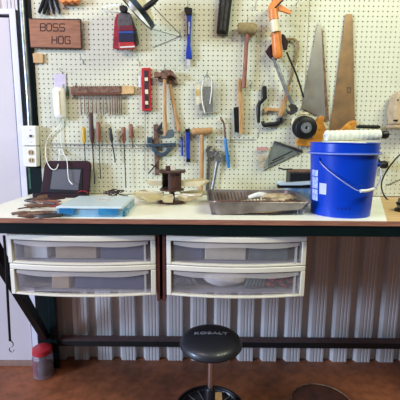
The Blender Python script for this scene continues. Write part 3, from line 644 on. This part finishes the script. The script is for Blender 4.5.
# speed square
t = thing('speed_square','grey triangular metal speed square tilted on the pegboard','square', W(280,170,-.01))
part('plate', MB().pp([(274,142),(302,151.8),(263,170.6)],-.010,-.005), mat('weathered_alloy',(136,142,132),.45,.4,scale=20,rgb2=(116,122,114)), t)
part('fence', MB().pp([(273.4,141.6),(275,140.9),(302.4,150.6),(302,153)],-.020,-.003), 'dksteel', t, .001)
part('slot', MB().pp([(272,160.2),(292,150.6),(292.6,151.6),(272.6,161.2)],-.0112,-.0102).pp([(270,163.6),(284,157),(284.4,157.8),(270.4,164.4)],-.0112,-.0102), 'dksteel', t)
T('parts_bag','small clear bag of tan fittings under a pinkish header card','bag',[
  ('bag','clear',MB().pp([(256,151),(268.6,150.4),(267,168),(262,171),(256,168.6),(254.6,158)],-.030,-.004),.002),
  ('header',mat('pinkish_card',(196,140,136),.7),MB().pp([(257,147.4),(267.6,147),(268.2,150),(256.6,150.8)],-.022,-.016)),
  ('fittings','beige',MB().disc(260.6,158.6,.018,-.026,-.010,14).disc(261.4,165,.014,-.024,-.010,12).disc(264.6,156.5,.012,-.022,-.01,12),.002)])
# hand saws
def teeth(p, q, n, d):
    out = []
    for i in range(n):
        t0 = i/n; t1 = (i+.5)/n
        out += [(p[0]+(q[0]-p[0])*t0, p[1]+(q[1]-p[1])*t0), (p[0]+(q[0]-p[0])*t1+d, p[1]+(q[1]-p[1])*t1)]
    return out
b = MB().pp([(318,22),(318.6,26),(321.4,26.2),(322.6,30)]+teeth((322.6,30),(329,121),50,.35)+[(329,121),(301.4,108)],-.010,-.0075)
T('hand_saw','grey-bladed hand saw hanging tip up behind the grinding wheel','saw',[('blade','sawgrey',b),
  ('rust_edge','rust',MB().pp([(321.6,29),(322.5,30),(328.9,121),(325.6,120)],-.0108,-.0102)),
  ('handle','amber',MB().pp([(300,136),(309,131),(314,124),(318,117),(321.5,115.6),(324,118),(323,123),(326.4,131),(324,138),(314,146),(297,146),(296,141)],-.026,-.002),.004),
  ('screw','steel',MB().disc(319.5,130,.0035,-.029,-.0262,10)),('screw','steel',MB().disc(312,138,.0035,-.029,-.0262,10))], 'hand saws hanging tip up')
b = MB().pp([(345.6,14),(352,14.2)]+teeth((352.6,18),(354.8,124),55,.35)+[(355,124),(346,133),(329.6,131)],-.010,-.0075)
T('hand_saw','rust-tinted hand saw hanging tip up, its handle behind the paint roller','saw',[('blade','sawrust',b),
  ('etched_mark','dksteel',MB().pp([(347.2,87.4),(350.4,87.4),(350.4,88),(347.2,88)],-.0108,-.0101).pp([(347.2,92.4),(350.4,92.4),(350.4,93),(347.2,93)],-.0108,-.0101).pp([(347,87.4),(347.6,87.4),(347.6,93),(347,93)],-.0108,-.0101).pp([(350,87.4),(350.6,87.4),(350.6,93),(350,93)],-.0108,-.0101)),
  ('handle','amber',MB().pp([(331,133),(341,129),(346,124),(350,121),(355,120.4),(356.4,124),(353.6,128),(356,134),(350,144),(334,146)],-.026,-.002),.004),
  ('screw','steel',MB().disc(351,124.6,.003,-.029,-.0262,10)),('screw','steel',MB().disc(346.6,129,.003,-.029,-.0262,10))], 'hand saws hanging tip up')
# wheel
T('grinding_wheel','black grinding wheel with silver hub hanging before the grey hand saw','wheel',[
  ('rear_disc','dksteel',MB().disc(303.6,127.4,.062,-.048,-.036,36)),
  ('tyre','black',MB().lathe([(.022,-.078),(.052,-.078),(.0575,-.074),(.0605,-.066),(.0605,-.056),(.056,-.049),(.022,-.049)], Vector((W(305.8,127.8,-.065).x,0,W(305.8,127.8,-.065).z)), (0,1,0), 40)),
  ('hub','galv',MB().lathe([(.006,-.080),(.010,-.084),(.027,-.083),(.030,-.077),(.024,-.072),(.006,-.072)], Vector((W(305.8,127.8,-.065).x,0,W(305.8,127.8,-.065).z)), (0,1,0), 28)),
  ('bore','black',MB().disc(306.2,128.2,.007,-.0825,-.071,16)),
  ('guard','cream',MB().pt([(292,124),(295,117.6),(301,114),(308,113.6)],.006,-.032,8,4)),
  ('mount_strap','white',MB().pt([(300,114),(299,109),(301,104)],.0045,-.03,8,2))])
T('metal_file','black bar-shaped file sticking out right of the rusty hand saw','tool',[('h','black',MB().pt([(356.6,126.6),(359,126.6),(378,127),(380,127)],[.006,.0095,.0095,.006],-.03,10))])
# beige tool at right edge
T('sander','beige plastic power tool hanging at the right edge of the pegboard','power tool',[
  ('body','beige',MB().pp([(392.6,98),(395,93.6),(400,91),(412,91),(414,100),(413,126),(391,124.6),(389.8,112)],-.10,-.02),.010),
  ('slot','black',MB().pp([(393.4,119.6),(397.6,119.6),(397.6,121.4),(393.4,121.4)],-.1035,-.1002),.0005),
  ('vent','black',MB().disc(397.8,100,.004,-.1035,-.0995,10).disc(402,106,.004,-.1035,-.0995,10)),
  ('base_pad','beige',MB().pp([(390,125),(414,126.6),(414,129),(390.4,127.6)],-.105,-.015),.002),
  ('mount','steel',MB().pt([(403,88),(403,92)],.006,[-.0015,-.03],8))])
kn = W(383.6,164.4,-.03)  # knob on a white rod, taken for a roller handle rather than a clamp
T('roller_handle','roller handle with a round black rubber knob on a white stub behind the bucket','clamp',[('knob','black',MB().pt([(378.6,164.6),(380,164.6),(384,164.6),(386.6,164.8),(387.4,164.8)],[.010,.019,.0225,.019,.008],-.04,18)),
  ('stub','white',MB().pt([(369,166),(378.4,165.8)],.009,-.04,10)),('fork','blackp',MB().pt([(372,152),(376,156),(380,163)],.008,-.035,8,3))])
single('thin_wire', MB().pt([(386,185.4),(393,182.6),(402,178.4)],.0016,-.006,6,3), 'dksteel', 'thin stiff wire poking left from the right edge below the cord', 'wire')
# ================================================================== ON THE BENCH
# bucket
bc = Vector((W(342,180,-.49).x, -.488, ZS)); H = .305
t = thing('bucket','blue plastic bucket with wire bail standing at the right of the bench','bucket', bc)
pr = [(0,.006),(.118,.006),(.119,.0),(.1225,.0),(.1225,.008),(.1365,H-.052),(.1385,H-.050),(.1465,H-.048),(.1475,H-.041),(.1385,H-.038),(.1385,H-.006),(.1415,H-.003),(.1395,H),(.1355,H),(.134,H-.01),(.118,.012),(0,.012)]
part('body', MB().lathe(pr, bc, (0,0,1), 56), 'bucket', t)
part('rim_ring', MB().lathe([(.1466,H-.0485),(.150,H-.0465),(.150,H-.0435),(.1466,H-.0415)], bc, (0,0,1), 56), mat('pale_blue_rim',(120,140,214),.3,var=.03), t)
def on_b(u, v, e=.0012):   # u angle from the viewer side (to the right), v height
    r = .1225+(.1365-.1225)*(v-.008)/(H-.06)+e
    return Vector((bc.x+r*math.sin(u), bc.y-r*math.cos(u), bc.z+v))
def patch(b, u0, u1, v0, v1, e=.0012, n=6):
    vs=[];fs=[]
    for i in range(n+1):
        u=u0+(u1-u0)*i/n; vs+=[on_b(u,v0,e),on_b(u,v1,e),on_b(u,v1,-.001),on_b(u,v0,-.001)]
    for i in range(n):
        k=i*4
        for j in range(4): fs.append((k+j,k+4+j,k+4+(j+1)%4,k+(j+1)%4))
    b.add(vs,[f[::-1] for f in fs]); return b
bail = [on_b(-1.12,.235,.004),on_b(-.85,.205,.012),on_b(-.45,.165,.02),on_b(-.12,.132,.026),on_b(.10,.118,.028),on_b(.5,.124,.028),on_b(1.0,.16,.02),on_b(1.25,.215,.006)]
hb = part('bail', MB().tube(bail,.0021,8,5), mat('bail_wire',(170,180,220),.3,.5), t)
part('grip', MB().tube([on_b(.10,.118,.028),on_b(.28,.119,.0285),on_b(.50,.124,.028)],.0065,10,3), 'white', hb)
part('bail_ear', MB().tube([on_b(-1.12,.235,-.002),on_b(-1.12,.235,.008)],.010,12), 'bucket', t)
part('bail_ear', MB().tube([on_b(1.25,.215,-.002),on_b(1.25,.215,.010)],.010,12), 'bucket', t)
b = MB()
for k in range(5): patch(b, -1.48, -1.16, .060+.026*k, .0855+.026*k-(.004 if k%2 else 0), .0012, 8)
part('print', b, 'ink', t)
part('label_patch', patch(MB(), -1.08,-.82,.092,.138), 'label', t)
b = MB()
for k in range(4): b.add([on_b(-.1-.12*k+du,.036+dv,.0006) for du,dv in ((0,0),(.06,0),(.03,.012))],[(0,1,2)])
part('scuff', b, mat('dark_blue_scuff',(14,30,110),.5), t)
# roller and cloth on top of bucket
zt = bc.z+H
r0 = Vector((W(325,137,-.49).x,-.49,zt+.026)); r1 = Vector((W(380,131,-.47).x,-.47,zt+.033))
t = thing('paint_roller','white paint roller cover with black end knob lying across the blue bucket','paint roller', (bc.x, bc.y, zt+.002))
d = (r1-r0)
b = MB(); n = 60; pts = [r0+d*(k/n) for k in range(n+1)]
b.tube(pts, [.017]+[.0225+.0007*math.sin(k*1.2) for k in range(n-1)]+[.019], 24); part('roller_cover', b, 'cloth', t)
part('end_knob', MB().tube([r1+d*.02, r1+d*.03, r1+d*.08, r1+d*.14, r1+d*.17],[.008,.015,.0185,.016,.007],18), 'blackp', t)
part('frame_wire', MB().tube([r0-d*.01, r1+d*.03],.004,8), 'galv', t)
def lump(c, sx, sy, sz, amp=.1, f=5, n=22, m=12):
    b = MB(); vs=[];fs=[]
    for i in range(m+1):
        for k in range(n):
            a=PI*i/m; q=2*PI*k/n; r=1+amp*math.sin(f*q+4*a)*math.sin(a)+amp*.5*math.sin(2*f*q-3*a)*math.sin(a)
            vs.append(Vector(c)+Vector((sx*math.sin(a)*math.cos(q)*r, sy*math.sin(a)*math.sin(q)*r, sz*math.cos(a)*r)))
    for i in range(m):
        for k in range(n): fs.append((i*n+k,(i+1)*n+k,(i+1)*n+(k+1)%n,i*n+(k+1)%n))
    b.add(vs,fs,True); return b
single('rag', lump((bc.x-.012,bc.y-.005,zt-.016),.116,.105,.022,.10), 'cloth', 'crumpled white rag filling the mouth of the blue bucket under the roller', 'rag')

# carousel organiser
cc = Vector((W(172,203,-.26).x,-.26,ZS))
t = thing('carousel_organizer','brown revolving small-parts organizer with amber bins swung out on the bench','organizer', cc)
part('base', MB().lathe([(0,0),(.070,0),(.074,.006),(.072,.014),(.05,.018),(0,.018)], cc, (0,0,1), 36), 'brownp', t)
part('column', MB().lathe([(.014,.018),(.014,.160),(0,.160)], cc, (0,0,1), 16), 'brownp', t)
part('middle_disc', MB().lathe([(.0145,.062),(.060,.062),(.062,.066),(.058,.071),(.0145,.071)], cc, (0,0,1), 36), 'brownp', t)
part('top_disc', MB().lathe([(.0145,.150),(.066,.150),(.070,.156),(.066,.162),(0,.162)], cc, (0,0,1), 36), 'brownp', t)
part('drum_wall', MB().lathe([(.048,.0715),(.048,.1495)], cc, (0,0,1), 20, PI*.35, PI*.85).lathe([(.048,.0715),(.048,.1495)], cc, (0,0,1), 20, PI*1.15, PI*1.7).lathe([(.0480,.0715),(.0480,.1495)], cc, (0,0,1), 10, PI*1.9, PI*2.2), 'wooddk', t)
part('top_cup', MB().box(cc.x-.03,cc.y-.02,cc.z+.1625,cc.x-.008,cc.y+.015,cc.z+.182), 'wooddk', t, .002)
part('top_tag', MB().box(cc.x-.004,cc.y-.02,cc.z+.1625,cc.x+.018,cc.y+.012,cc.z+.178), 'ptan', t, .001)
def wedge(ang, z0, h, r0=.052, r1=.17, wa=.42):
    b = MB(); th = .002
    def P(r,a,z): return (cc.x+r*math.cos(ang+a), cc.y+r*math.sin(ang+a), cc.z+z)
    lo = [P(r0,-.12,z0),P(r0,.12,z0),P(r1,wa/2,z0),P(r1,-wa/2,z0)]
    hi = [P(r0,-.2,z0+h),P(r0,.2,z0+h),P(r1+.03,wa/2+.03,z0+h),P(r1+.03,-wa/2-.03,z0+h)]
    li = [Vector(p)+(Vector(cc)+Vector((0,0,0))-Vector(p))*0+Vector((0,0,th)) for p in lo]
    cen = sum((Vector(p) for p in hi), Vector())/4
    hi2 = [Vector(p)+(cen-Vector(p)).normalized()*.003 for p in hi]; cl = sum((Vector(p) for p in lo), Vector())/4
    li = [Vector(p)+(cl-Vector(p)).normalized()*.003+Vector((0,0,th)) for p in lo]
    vs = lo+hi+hi2+li
    fs = [(3,2,1,0)]+[(i,(i+1)%4,4+(i+1)%4,4+i) for i in range(4)]+[(4+i,4+(i+1)%4,8+(i+1)%4,8+i) for i in range(4)]+[(8+i,8+(i+1)%4,12+(i+1)%4,12+i) for i in range(4)]+[(12,13,14,15)]
    b.add(vs,fs); return b
for a,rr in ((-3.05,.165),(-2.5,.15),(-1.65,.12),(-.75,.115),(.0,.125),(.55,.16),(2.7,.16)): part('bin', wedge(a,.0195,.030,.052,rr,.36), 'bin', t)
for a,rr in ((2.95,.11),(-.15,.14),(.25,.16),(.65,.17)): part('bin', wedge(a,.082,.026,.05,rr,.22), 'bin', t)

# blue organiser box
X0,X1,Y0,Y1,h = -.575,-.312,-.622,-.345,.043
t = thing('organizer_case','flat clear blue organizer case with cloudy lid and teal latches on the bench','case', ((X0+X1)/2,(Y0+Y1)/2,ZS))
b = MB().box(X0,Y0,ZS,X1,Y1,ZS+.003).box(X0,Y0,ZS+.003,X0+.003,Y1,ZS+.030).box(X1-.003,Y0,ZS+.003,X1,Y1,ZS+.030).box(X0+.003,Y0,ZS+.003,X1-.003,Y0+.003,ZS+.030).box(X0+.003,Y1-.003,ZS+.003,X1-.003,Y1,ZS+.030)
for k in range(1,5): b.box(X0+k*(X1-X0)/5,Y0+.003,ZS+.003,X0+k*(X1-X0)/5+.002,Y1-.003,ZS+.028)
part('tray', b, mat('pale_blue_clear_plastic',(150,196,226),.25,var=.05,alpha=.7), t)
part('lid', MB().box(X0-.003,Y0-.003,ZS+.0305,X1+.003,Y1+.003,ZS+h), 'lid', t, .008)
part('latch', MB().box(X0+.012,Y0-.009,ZS+.010,X0+.075,Y0-.0035,ZS+.036), 'teal', t, .002)
part('latch', MB().box(X1-.095,Y0-.009,ZS+.010,X1-.015,Y0-.0035,ZS+.036), 'teal', t, .002)
b = MB()
for k in range(6): b.box(X0+.008+k*.046,Y0+.008,ZS+.0035,X0+.045+k*.046,Y0+.05+.02*(k%3),ZS+.022)
part('contents', b, 'teal', t, .003)
b = MB()
for k in range(9): b.rbox((X0+.12+random.uniform(-.04,.07),Y0+.15+random.uniform(-.03,.08),ZS+h+.0008),(random.uniform(.01,.035),.006,.001),random.uniform(-1,1))
part('sticker', b, 'ptan', t)

# paint tray
ya, yb = -.575, -.225; xa = W(209,201,ya).x; xb = W(312.5,201,ya).x; zr = ZS+.062
t = thing('paint_tray','shallow ridged metal paint tray on two feet beside the bucket','paint tray', ((xa+xb)/2,(ya+yb)/2,ZS))
b = MB()
def loop(x0,x1,y0,y1,zl,zr_,c=.042):
    pts=[]
    for cx,cy,a0 in ((x1-c,y0+c,-PI/2),(x1-c,y1-c,0),(x0+c,y1-c,PI/2),(x0+c,y0+c,PI)):
        for k in range(5):
            a=a0+k*PI/8; x=cx+c*math.cos(a); y=cy+c*math.sin(a); u=(x-x0)/(x1-x0); pts.append(Vector((x,y,zl if u<.62 else zl+(zr_-zl)*(u-.62)/.38)))
    return pts
Ls = [loop(xa-.006,xb+.006,ya-.006,yb+.006,zr-.004,zr-.004),loop(xa-.004,xb+.004,ya-.004,yb+.004,zr,zr),loop(xa,xb,ya,yb,zr-.001,zr-.001),
      loop(xa+.012,xb-.012,ya+.012,yb-.012,ZS+.0035,ZS+.040)]
Lo = [loop(xa+.011,xb-.011,ya+.011,yb-.011,ZS+.0005,ZS+.037),loop(xa-.002,xb+.002,ya-.002,yb+.002,zr-.004,zr-.004)]
n = len(Ls[0]); seq = Ls; k0 = 0
vs = [p for l in Ls for p in l]; fs = []
for i in range(len(Ls)-1):
    for k in range(n): fs.append((i*n+k,i*n+(k+1)%n,(i+1)*n+(k+1)%n,(i+1)*n+k))
b.add(vs,fs,True)
vs = [p for l in Lo for p in l]; b.add(vs,[(k,(k+1)%n,n+(k+1)%n,n+k) for k in range(n)]+[],True)
# floor of tray
def tz(u): return ZS+.0035 if u < .62 else ZS+.0035+.0365*(u-.62)/.38
nx = 40; vs=[]; fs=[]
for i in range(nx+1):
    u = i/nx; x = xa+.012+(xb-xa-.024)*u; uu=(x-xa-.012)/(xb-xa-.024)
    z = tz(uu)+(.0018 if (i%2) else 0); vs += [(x,ya+.0125,z),(x,yb-.0125,z)]
for i in range(nx): fs.append((2*i,2*i+2,2*i+3,2*i+1))
b.add(vs,fs)
part('basin', b, 'tray', t)
b = MB(); 
for i in range(nx+1): pass
vs=[];fs=[]
for i in range(nx+1):
    u=i/nx; x=xa+.03+(xb-xa-.06)*u; uu=(x-xa-.012)/(xb-xa-.024)
    vs += [(x,ya+.03,tz(uu)+.0035),(x,yb-.02-.02*math.sin(u*9),tz(uu)+.0035+.001*math.sin(i*2.1))]
for i in range(nx): fs.append((2*i,2*i+2,2*i+3,2*i+1))
b.add(vs,fs); part('residue', b, 'dirt', t)
b = MB()
for k in range(17):
    x = xa+.045+k*.017; b.tube([(x,yb-.0135,ZS+.006),(x-.012,yb-.0045,zr-.012)],.0022,5)
part('wall_ridges', b, 'rust', t)
part('rim_band', MB().tube([(xa+.03,ya-.004,zr+.0015),(xb-.03,ya-.004,zr+.0015)],.0028,6), 'rust', t)
for yy in (ya+.03, yb-.045):
    part('foot', MB().tube([(xb-.02,yy,zr-.012),(xb-.028,yy,ZS+.004),(xb-.050,yy,ZS+.0035),(xb-.052,yy,ZS+.03)],.0035,6), 'galv', t)
single('paint_brush', MB().tube([(xa+.19,ya+.20,ZS+.045),(xa+.24,ya+.20,ZS+.060),(xa+.28,ya+.19,ZS+.058)],[.010,.014,.008],10,3), 'cloth', 'white cloth-wrapped brush lying in the paint tray', 'brush')
single('rag_piece', lump((xa+.32,ya+.16,ZS+.056),.075,.06,.016,.16,4), mat('stained_cloth',(206,188,146),.9,scale=40,rgb2=(160,134,96)), 'stained tan rag on the raised end of the paint tray', 'rag')
single('stir_stick', MB().rbox((xa+.16,ya+.2,ZS+.018),(.20,.018,.004),.25), 'tan', 'flat wooden stir stick lying in the paint tray', 'stick', bevel=.001)

# stack behind the tray
sx0 = W(289,185,-.15).x; sx1 = W(313,185,-.15).x
z1 = W(300,188,-.2).z; z2 = W(300,181,-.2).z; z3 = W(300,172,-.2).z
single('blue_bin', MB().box(sx0,-.20,ZS,sx1+.02,-.07,z1), mat('worn_blue_box',(84,132,178),.4,scale=30,rgb2=(150,170,180)), 'worn blue box between the paint tray and the pegboard', 'box', bevel=.004)
T('utility_knife','pale blue and black flat tool lying on the worn blue box','tool',[('upper_shell','lid',MB().pp([(277.5,182.6),(280,181),(286,182.6),(311.6,181),(311.6,184),(300,185),(279,185)],-.215,-.18),.002),
  ('lower_shell','black',MB().pp([(277.2,184.6),(284,185.2),(311.6,184.4),(311.6,187.4),(290,187.6),(277.6,188)],-.212,-.183),.002)])
T('black_case','black case with an orange-brown top edge, topmost of the stack behind the tray','case',[('case','blackp',MB().box(sx0-.002,-.17,z1+.001,sx1+.0,-.08,z3-.004),.004),
  ('lid','rust',MB().box(sx0-.004,-.172,z3-.0038,sx1+.002,-.078,z3+.006),.001),('handle','dksteel',MB().tube([(sx0-.06,-.15,z3+.016),(sx0-.03,-.14,z3+.008),(sx0+.02,-.12,z3+.008)],.004,6))])

# maroon screen
yb_ = -.075
t = thing('monitor','dark maroon cased screen with grey display leaning at the left of the pegboard','screen', W(66,196,yb_))
def tp(px,py,off=0.0):
    p = W(px,py,yb_); p.z = max(p.z, ZS+.001); k = (p.z-ZS)/.19; p.y = yb_+.03*k-off; return p
def tilted(b, pix, o0, o1):
    n=len(pix); f=[tp(x,y,o0) for x,y in pix]; g=[tp(x,y,o1) for x,y in pix]
    b.add(f+g,[list(range(n)),list(range(2*n-1,n-1,-1))]+[(i+n,(i+1)%n+n,(i+1)%n,i) for i in range(n)]); return b
part('case', tilted(MB(),[(42,196),(89.6,196),(90.4,166),(89,162.4),(86,161),(48,161),(45.4,162.4),(44,166)][::-1],.022,.0), 'maroon', t, .003)
part('bezel', tilted(MB(),[(49,192.4),(83,192.6),(82.4,168),(52,168)][::-1],.025,.0222), 'blackp', t)
part('display', tilted(MB(),[(51.6,188.6),(79.4,189.6),(81,169.6),(53,169)][::-1],.0265,.0252), 'screen', t)
p0 = W(34,199,-.13); p1 = W(88,199,-.13)
part('base', MB().box(p0.x,-.15,ZS,p1.x,-.101,ZS+.022), mat('maroon_black',(36,20,30),.5,spec=.2), t, .005)
part('wire_stub', MB().pt([(76,196),(79,191.6),(84,191),(88,193)],.002,-.115,6,4), 'red', t)

# tangle of cord
b = MB(); pts=[]
for k in range(40):
    a = k*.75; pts.append(W(110,190,-.10)+Vector(((.032+.012*math.sin(k*1.7))*math.cos(a)+.001*k, .03*math.sin(a), 0))); pts[-1].z = ZS+.006+.018*abs(math.sin(k*.9))+.0004*k
pts += [Vector((pts[-1].x+.04,-.11,ZS+.012)),Vector((pts[-1].x+.075,-.10,ZS+.006))]
b.tube(pts,.0028,6,3); single('cord_tangle', b, mat('dark_brown_cord',(52,36,36),.6), 'dark tangled cord lying on the bench behind the blue organizer case', 'cord')

# pile of tools on the left of the bench
def bench_plier(label, c, ang, ln, mh, mj, dz=0):
    c = Vector((c[0],c[1],ZS+.012+dz)); R = Matrix.Rotation(ang,3,'Z'); f = lambda x,y,z=0: c+R@Vector((x,y,z))
    t = thing('pliers', label, 'pliers', (c.x,c.y,ZS+dz), 'loose hand tools at the left of the bench')
    part('handle', MB().tube([f(0,0),f(ln*.25,.014),f(ln*.6,.020),f(ln,.012)],[.004,.005,.006,.004],8,3), mh, t)
    part('handle', MB().tube([f(0,0),f(ln*.25,-.014),f(ln*.6,-.020),f(ln,-.012)],[.004,.005,.006,.004],8,3), mh, t)
    part('jaws', MB().tube([f(.01,0),f(-.01,.0),f(-.03,.0),f(-.06,0)],[.006,.010,.008,.003],8,2,.6), mj, t)
def onp(px,py): p = G(px,py,ZS+.01); return (p.x,p.y)
bench_plier('rusty pliers lying at the far left end of the tool pile', onp(27,213.5), .12, .12, 'rust','rust')
bench_plier('grey steel pliers at the front of the tool pile', onp(34,216.3), .15, .105, 'dksteel','rust',.0)
bench_plier('pliers with red handles in the middle of the tool pile', onp(38,207), .05, .11, mat('worn_red_grip',(140,44,48),.5),'rust',.006)
bench_plier('pliers with brown grips at the back of the tool pile', onp(36,201.5), -.1, .12, 'woodred','dksteel')
bench_plier('dark pliers with maroon grips beside the blue organizer case', onp(46,203.5), .35, .085, 'maroon','rust',.022)
def lay(name,label,cat,p,q,r,m,mh,dz=.0):
    a = Vector((*onp(*p),ZS+r+.001+dz)); c = Vector((*onp(*q),ZS+r+.001+dz)); d=c-a
    t = thing(name,label,cat,((a+c)/2)-Vector((0,0,r)),'loose hand tools at the left of the bench')
    part('shaft', MB().tube([a,a+d*.55],r*.4,6), m, t); part('handle', MB().tube([a+d*.55,a+d*.6,a+d*.95,c],[r*.6,r,r,r*.6],8), mh, t)
lay('punch','thin steel punch poking out left from the tool pile','punch',(12,214),(31,211.4),.006,'dksteel','rust')
lay('screwdriver','brown-handled screwdriver at the left of the tool pile','screwdriver',(18,208.6),(38,205),.008,'rust','woodred')
lay('screwdriver','short green-handled driver between the tool pile and the blue case','screwdriver',(44,212.5),(57,214),.009,'dksteel','greybox')
lay('chisel','dark chisel lying across the top of the tool pile','chisel',(29,206),(56,209.5),.007,'rust','wooddk',.026)

lay('screwdriver','rust-shafted screwdriver resting slantwise near the monitor base','screwdriver',(26,204),(47,199.5),.007,'dksteel','rust',.022)
lay('file','narrow rusty file lying lengthwise on the front pliers','file',(22,211.5),(50,209),.006,'rust','rust',.018)
# base at right edge of the table
c = G(403,211,ZT)
cordb = MB().pt([(402,153),(396,158.5),(390,166),(384.6,174.6),(381.4,184),(383,193),(388,200),(395,202)],.0042,[-.04,-.04,-.04,-.04,-.05,-.08,-.10,-.13],8,5)
T('vise_base','small dark metal stand with a curving black cord at the right edge of the bench','stand',[('foot','dksteel',MB().lathe([(0,0),(.035,0),(.037,.008),(.03,.014),(0,.014)],Vector((c.x,c.y,ZT)),(0,0,1),24)),
  ('cord','black',cordb),
  ('body','steel',MB().lathe([(.026,.0142),(.028,.03),(.024,.055),(.014,.065),(0,.066)],Vector((c.x,c.y,ZT)),(0,0,1),20)),('ring','black',MB().lathe([(.0285,.028),(.0315,.03),(.0315,.038),(.0275,.04)],Vector((c.x,c.y,ZT)),(0,0,1),20))])

# ================================================================== BELOW
# bungee strap
p = W(9,240,-.53)
t = thing('bungee_strap','black rubber strap with a steel hook hanging down before the white door','strap', W(12,352,-.53+.35))
b = MB().tube([W(4.0,235.5,-.60),W(6.0,262,-.58),W(7.8,300,-.56),W(10,341,-.50)],.006,8,4,.5)
part('strap', b, 'black', t)
part('hook', MB().tube([W(10.4,340,-.50),W(13,343.4,-.50),W(12.6,346,-.50),W(9.6,347.6,-.50),W(9.6,350.4,-.50),W(12.2,352,-.50),W(14,350,-.50)],.0026,8,4), 'galv', t)
# red-lid jar
jc = Vector((G(46,372,0).x, -.088, 0))
t = thing('plastic_jar','clear plastic jar with red lid holding teal bits on the floor by the post','jar', jc)
jr = .058; jh = .165
part('body', MB().lathe([(0,.002),(jr-.006,.002),(jr,.008),(jr,jh-.03),(jr-.008,jh-.012),(jr-.010,jh),(jr-.013,jh),(jr-.011,jh-.012),(jr-.003,jh-.031),(jr-.003,.009),(jr-.009,.005),(0,.005)], jc, (0,0,1), 32), 'jar', t)
part('lid', MB().lathe([(0,jh+.016),(jr-.010,jh+.016),(jr-.004,jh+.012),(jr-.002,jh-.016),(jr-.0065,jh-.016),(jr-.008,jh+.006),(0,jh+.008)], jc, (0,0,1), 36), 'redlid', t)
part('wrapper', MB().lathe([(jr+.0006,.03),(jr+.0006,.125)], jc, (0,0,1), 18, PI*.75, PI*1.2), mat('pinkish_wrap',(150,84,96),.6,alpha=.5), t)
single('teal_beads', lump(jc+Vector((0,0,.049)), .052,.052,.043,.03,7), 'tealstuff', 'teal and dark bits filling the clear jar with red lid', 'beads', kind='stuff')
# stool
sc = Vector((W(211,340,-.51).x,-.51,0)); zs = .507
t = thing('shop_stool','round black vinyl shop stool with grey KOBALT lettering and chrome post','stool', sc)
st = part('seat', MB().lathe([(0,zs),(.06,zs-.0015),(.095,zs-.005),(.118,zs-.012),(.134,zs-.022),(.1425,zs-.035),(.144,zs-.046),(.138,zs-.055),(.10,zs-.058),(0,zs-.058)], sc, (0,0,1), 64), 'vinyl', t)
part('seat_pan', MB().lathe([(0,zs-.062),(.095,zs-.062),(.11,zs-.0585),(0,zs-.0585)], sc, (0,0,1), 32), 'blackp', t)
part('gas_post', MB().lathe([(.0125,.20),(.0125,zs-.0625)], sc, (0,0,1), 24), 'chrome', t)
part('outer_post', MB().lathe([(0,.09),(.024,.09),(.024,.232),(.020,.238),(.013,.238)], sc, (0,0,1), 24), 'blackp', t)
b = MB(); ring = [sc+Vector((.162*math.cos(a),.162*math.sin(a),.125)) for a in [i*2*PI/48 for i in range(49)]]
b.tube(ring,.008,8); part('tray_ring', b, 'black', t)
part('tray', MB().lathe([(.03,.108),(.15,.108),(.156,.120),(.153,.120),(.148,.111),(.03,.111)], sc, (0,0,1), 48), mat('dark_tray_plastic',(34,34,44),.35), t)
for k in range(5):
    a = k*2*PI/5+PI/2; u = Vector((math.cos(a),math.sin(a),0)); w = Vector((-u.y,u.x,0))
    lg = part('leg', MB().tube([sc+u*.02+Vector((0,0,.098)), sc+u*.10+Vector((0,0,.094)), sc+u*.175+Vector((0,0,.072))],[.017,.013,.011],10,3,.7), 'blackp', t)
    q = sc+u*.175+Vector((0,0,.027))
    part('caster', MB().lathe([(0,-.014),(.020,-.014),(.026,-.009),(.026,.009),(.020,.014),(0,.014)], q, w, 18).tube([q+Vector((0,0,.02)),q+Vector((0,0,.045))],.007,8), 'black', lg)
b = MB()
for k in range(16):
    a = k*2*PI/16; u = Vector((math.cos(a),math.sin(a),0)); b.tube([sc+u*.03+Vector((0,0,.1135)),sc+u*.15+Vector((0,0,.1165))],.0022,6)
part('tray_spokes', b, 'steel', t)
cu = bpy.data.curves.new('txt','FONT'); cu.body = 'KOBALT'; cu.size = .038; cu.extrude = .0005; cu.align_x = 'CENTER'; cu.offset = .0010; cu.space_character = 1.12
to = bpy.data.objects.new('txt', cu); C.objects.link(to); bpy.context.view_layer.update()
me = bpy.data.meshes.new_from_object(to.evaluated_get(bpy.context.evaluated_depsgraph_get())); bpy.data.objects.remove(to)
SP = [(0,0),(.06,-.0015),(.095,-.005),(.118,-.012),(.134,-.022)]
def seat_z(rr):
    for (a,p),(b_,q) in zip(SP,SP[1:]):
        if rr <= b_: return p+(q-p)*(rr-a)/(b_-a)
    return -.022
for v in me.vertices:
    x, y = v.co.x, v.co.y*.75+.004; v.co = Vector((x, y, v.co.z+seat_z(math.hypot(x,y))+.0006))
me.materials.clear(); me.materials.append(M['seatink'])
o = bpy.data.objects.new('lettering', me); C.objects.link(o); o.parent = st; o.location = (0,0,zs)
# magnetic tool block in the tray
single('socket_rail', MB().box(sc.x+.028,sc.y+.03,.119,sc.x+.062,sc.y+.118,.127), 'wood', 'small tan grooved strip lying in the stool tray', 'tool', bevel=.001)
# round lid on the floor
c = G(320,384.5,0); c.y -= .165; c.x = G(320,400,0).x
T('round_lid','dark round lid with a pale worn rim lying on the red floor','lid',[('disc',mat('brown_stained_plate',(92,52,38),.55,scale=12,rgb2=(58,34,28)),MB().lathe([(0,.006),(.152,.006),(.157,.003),(.157,.0),(0,.0)],c,(0,0,1),48)),
  ('rim','rust',MB().lathe([(.1572,.0),(.163,.0),(.165,.008),(.161,.011),(.1572,.006)],c,(0,0,1),48))])
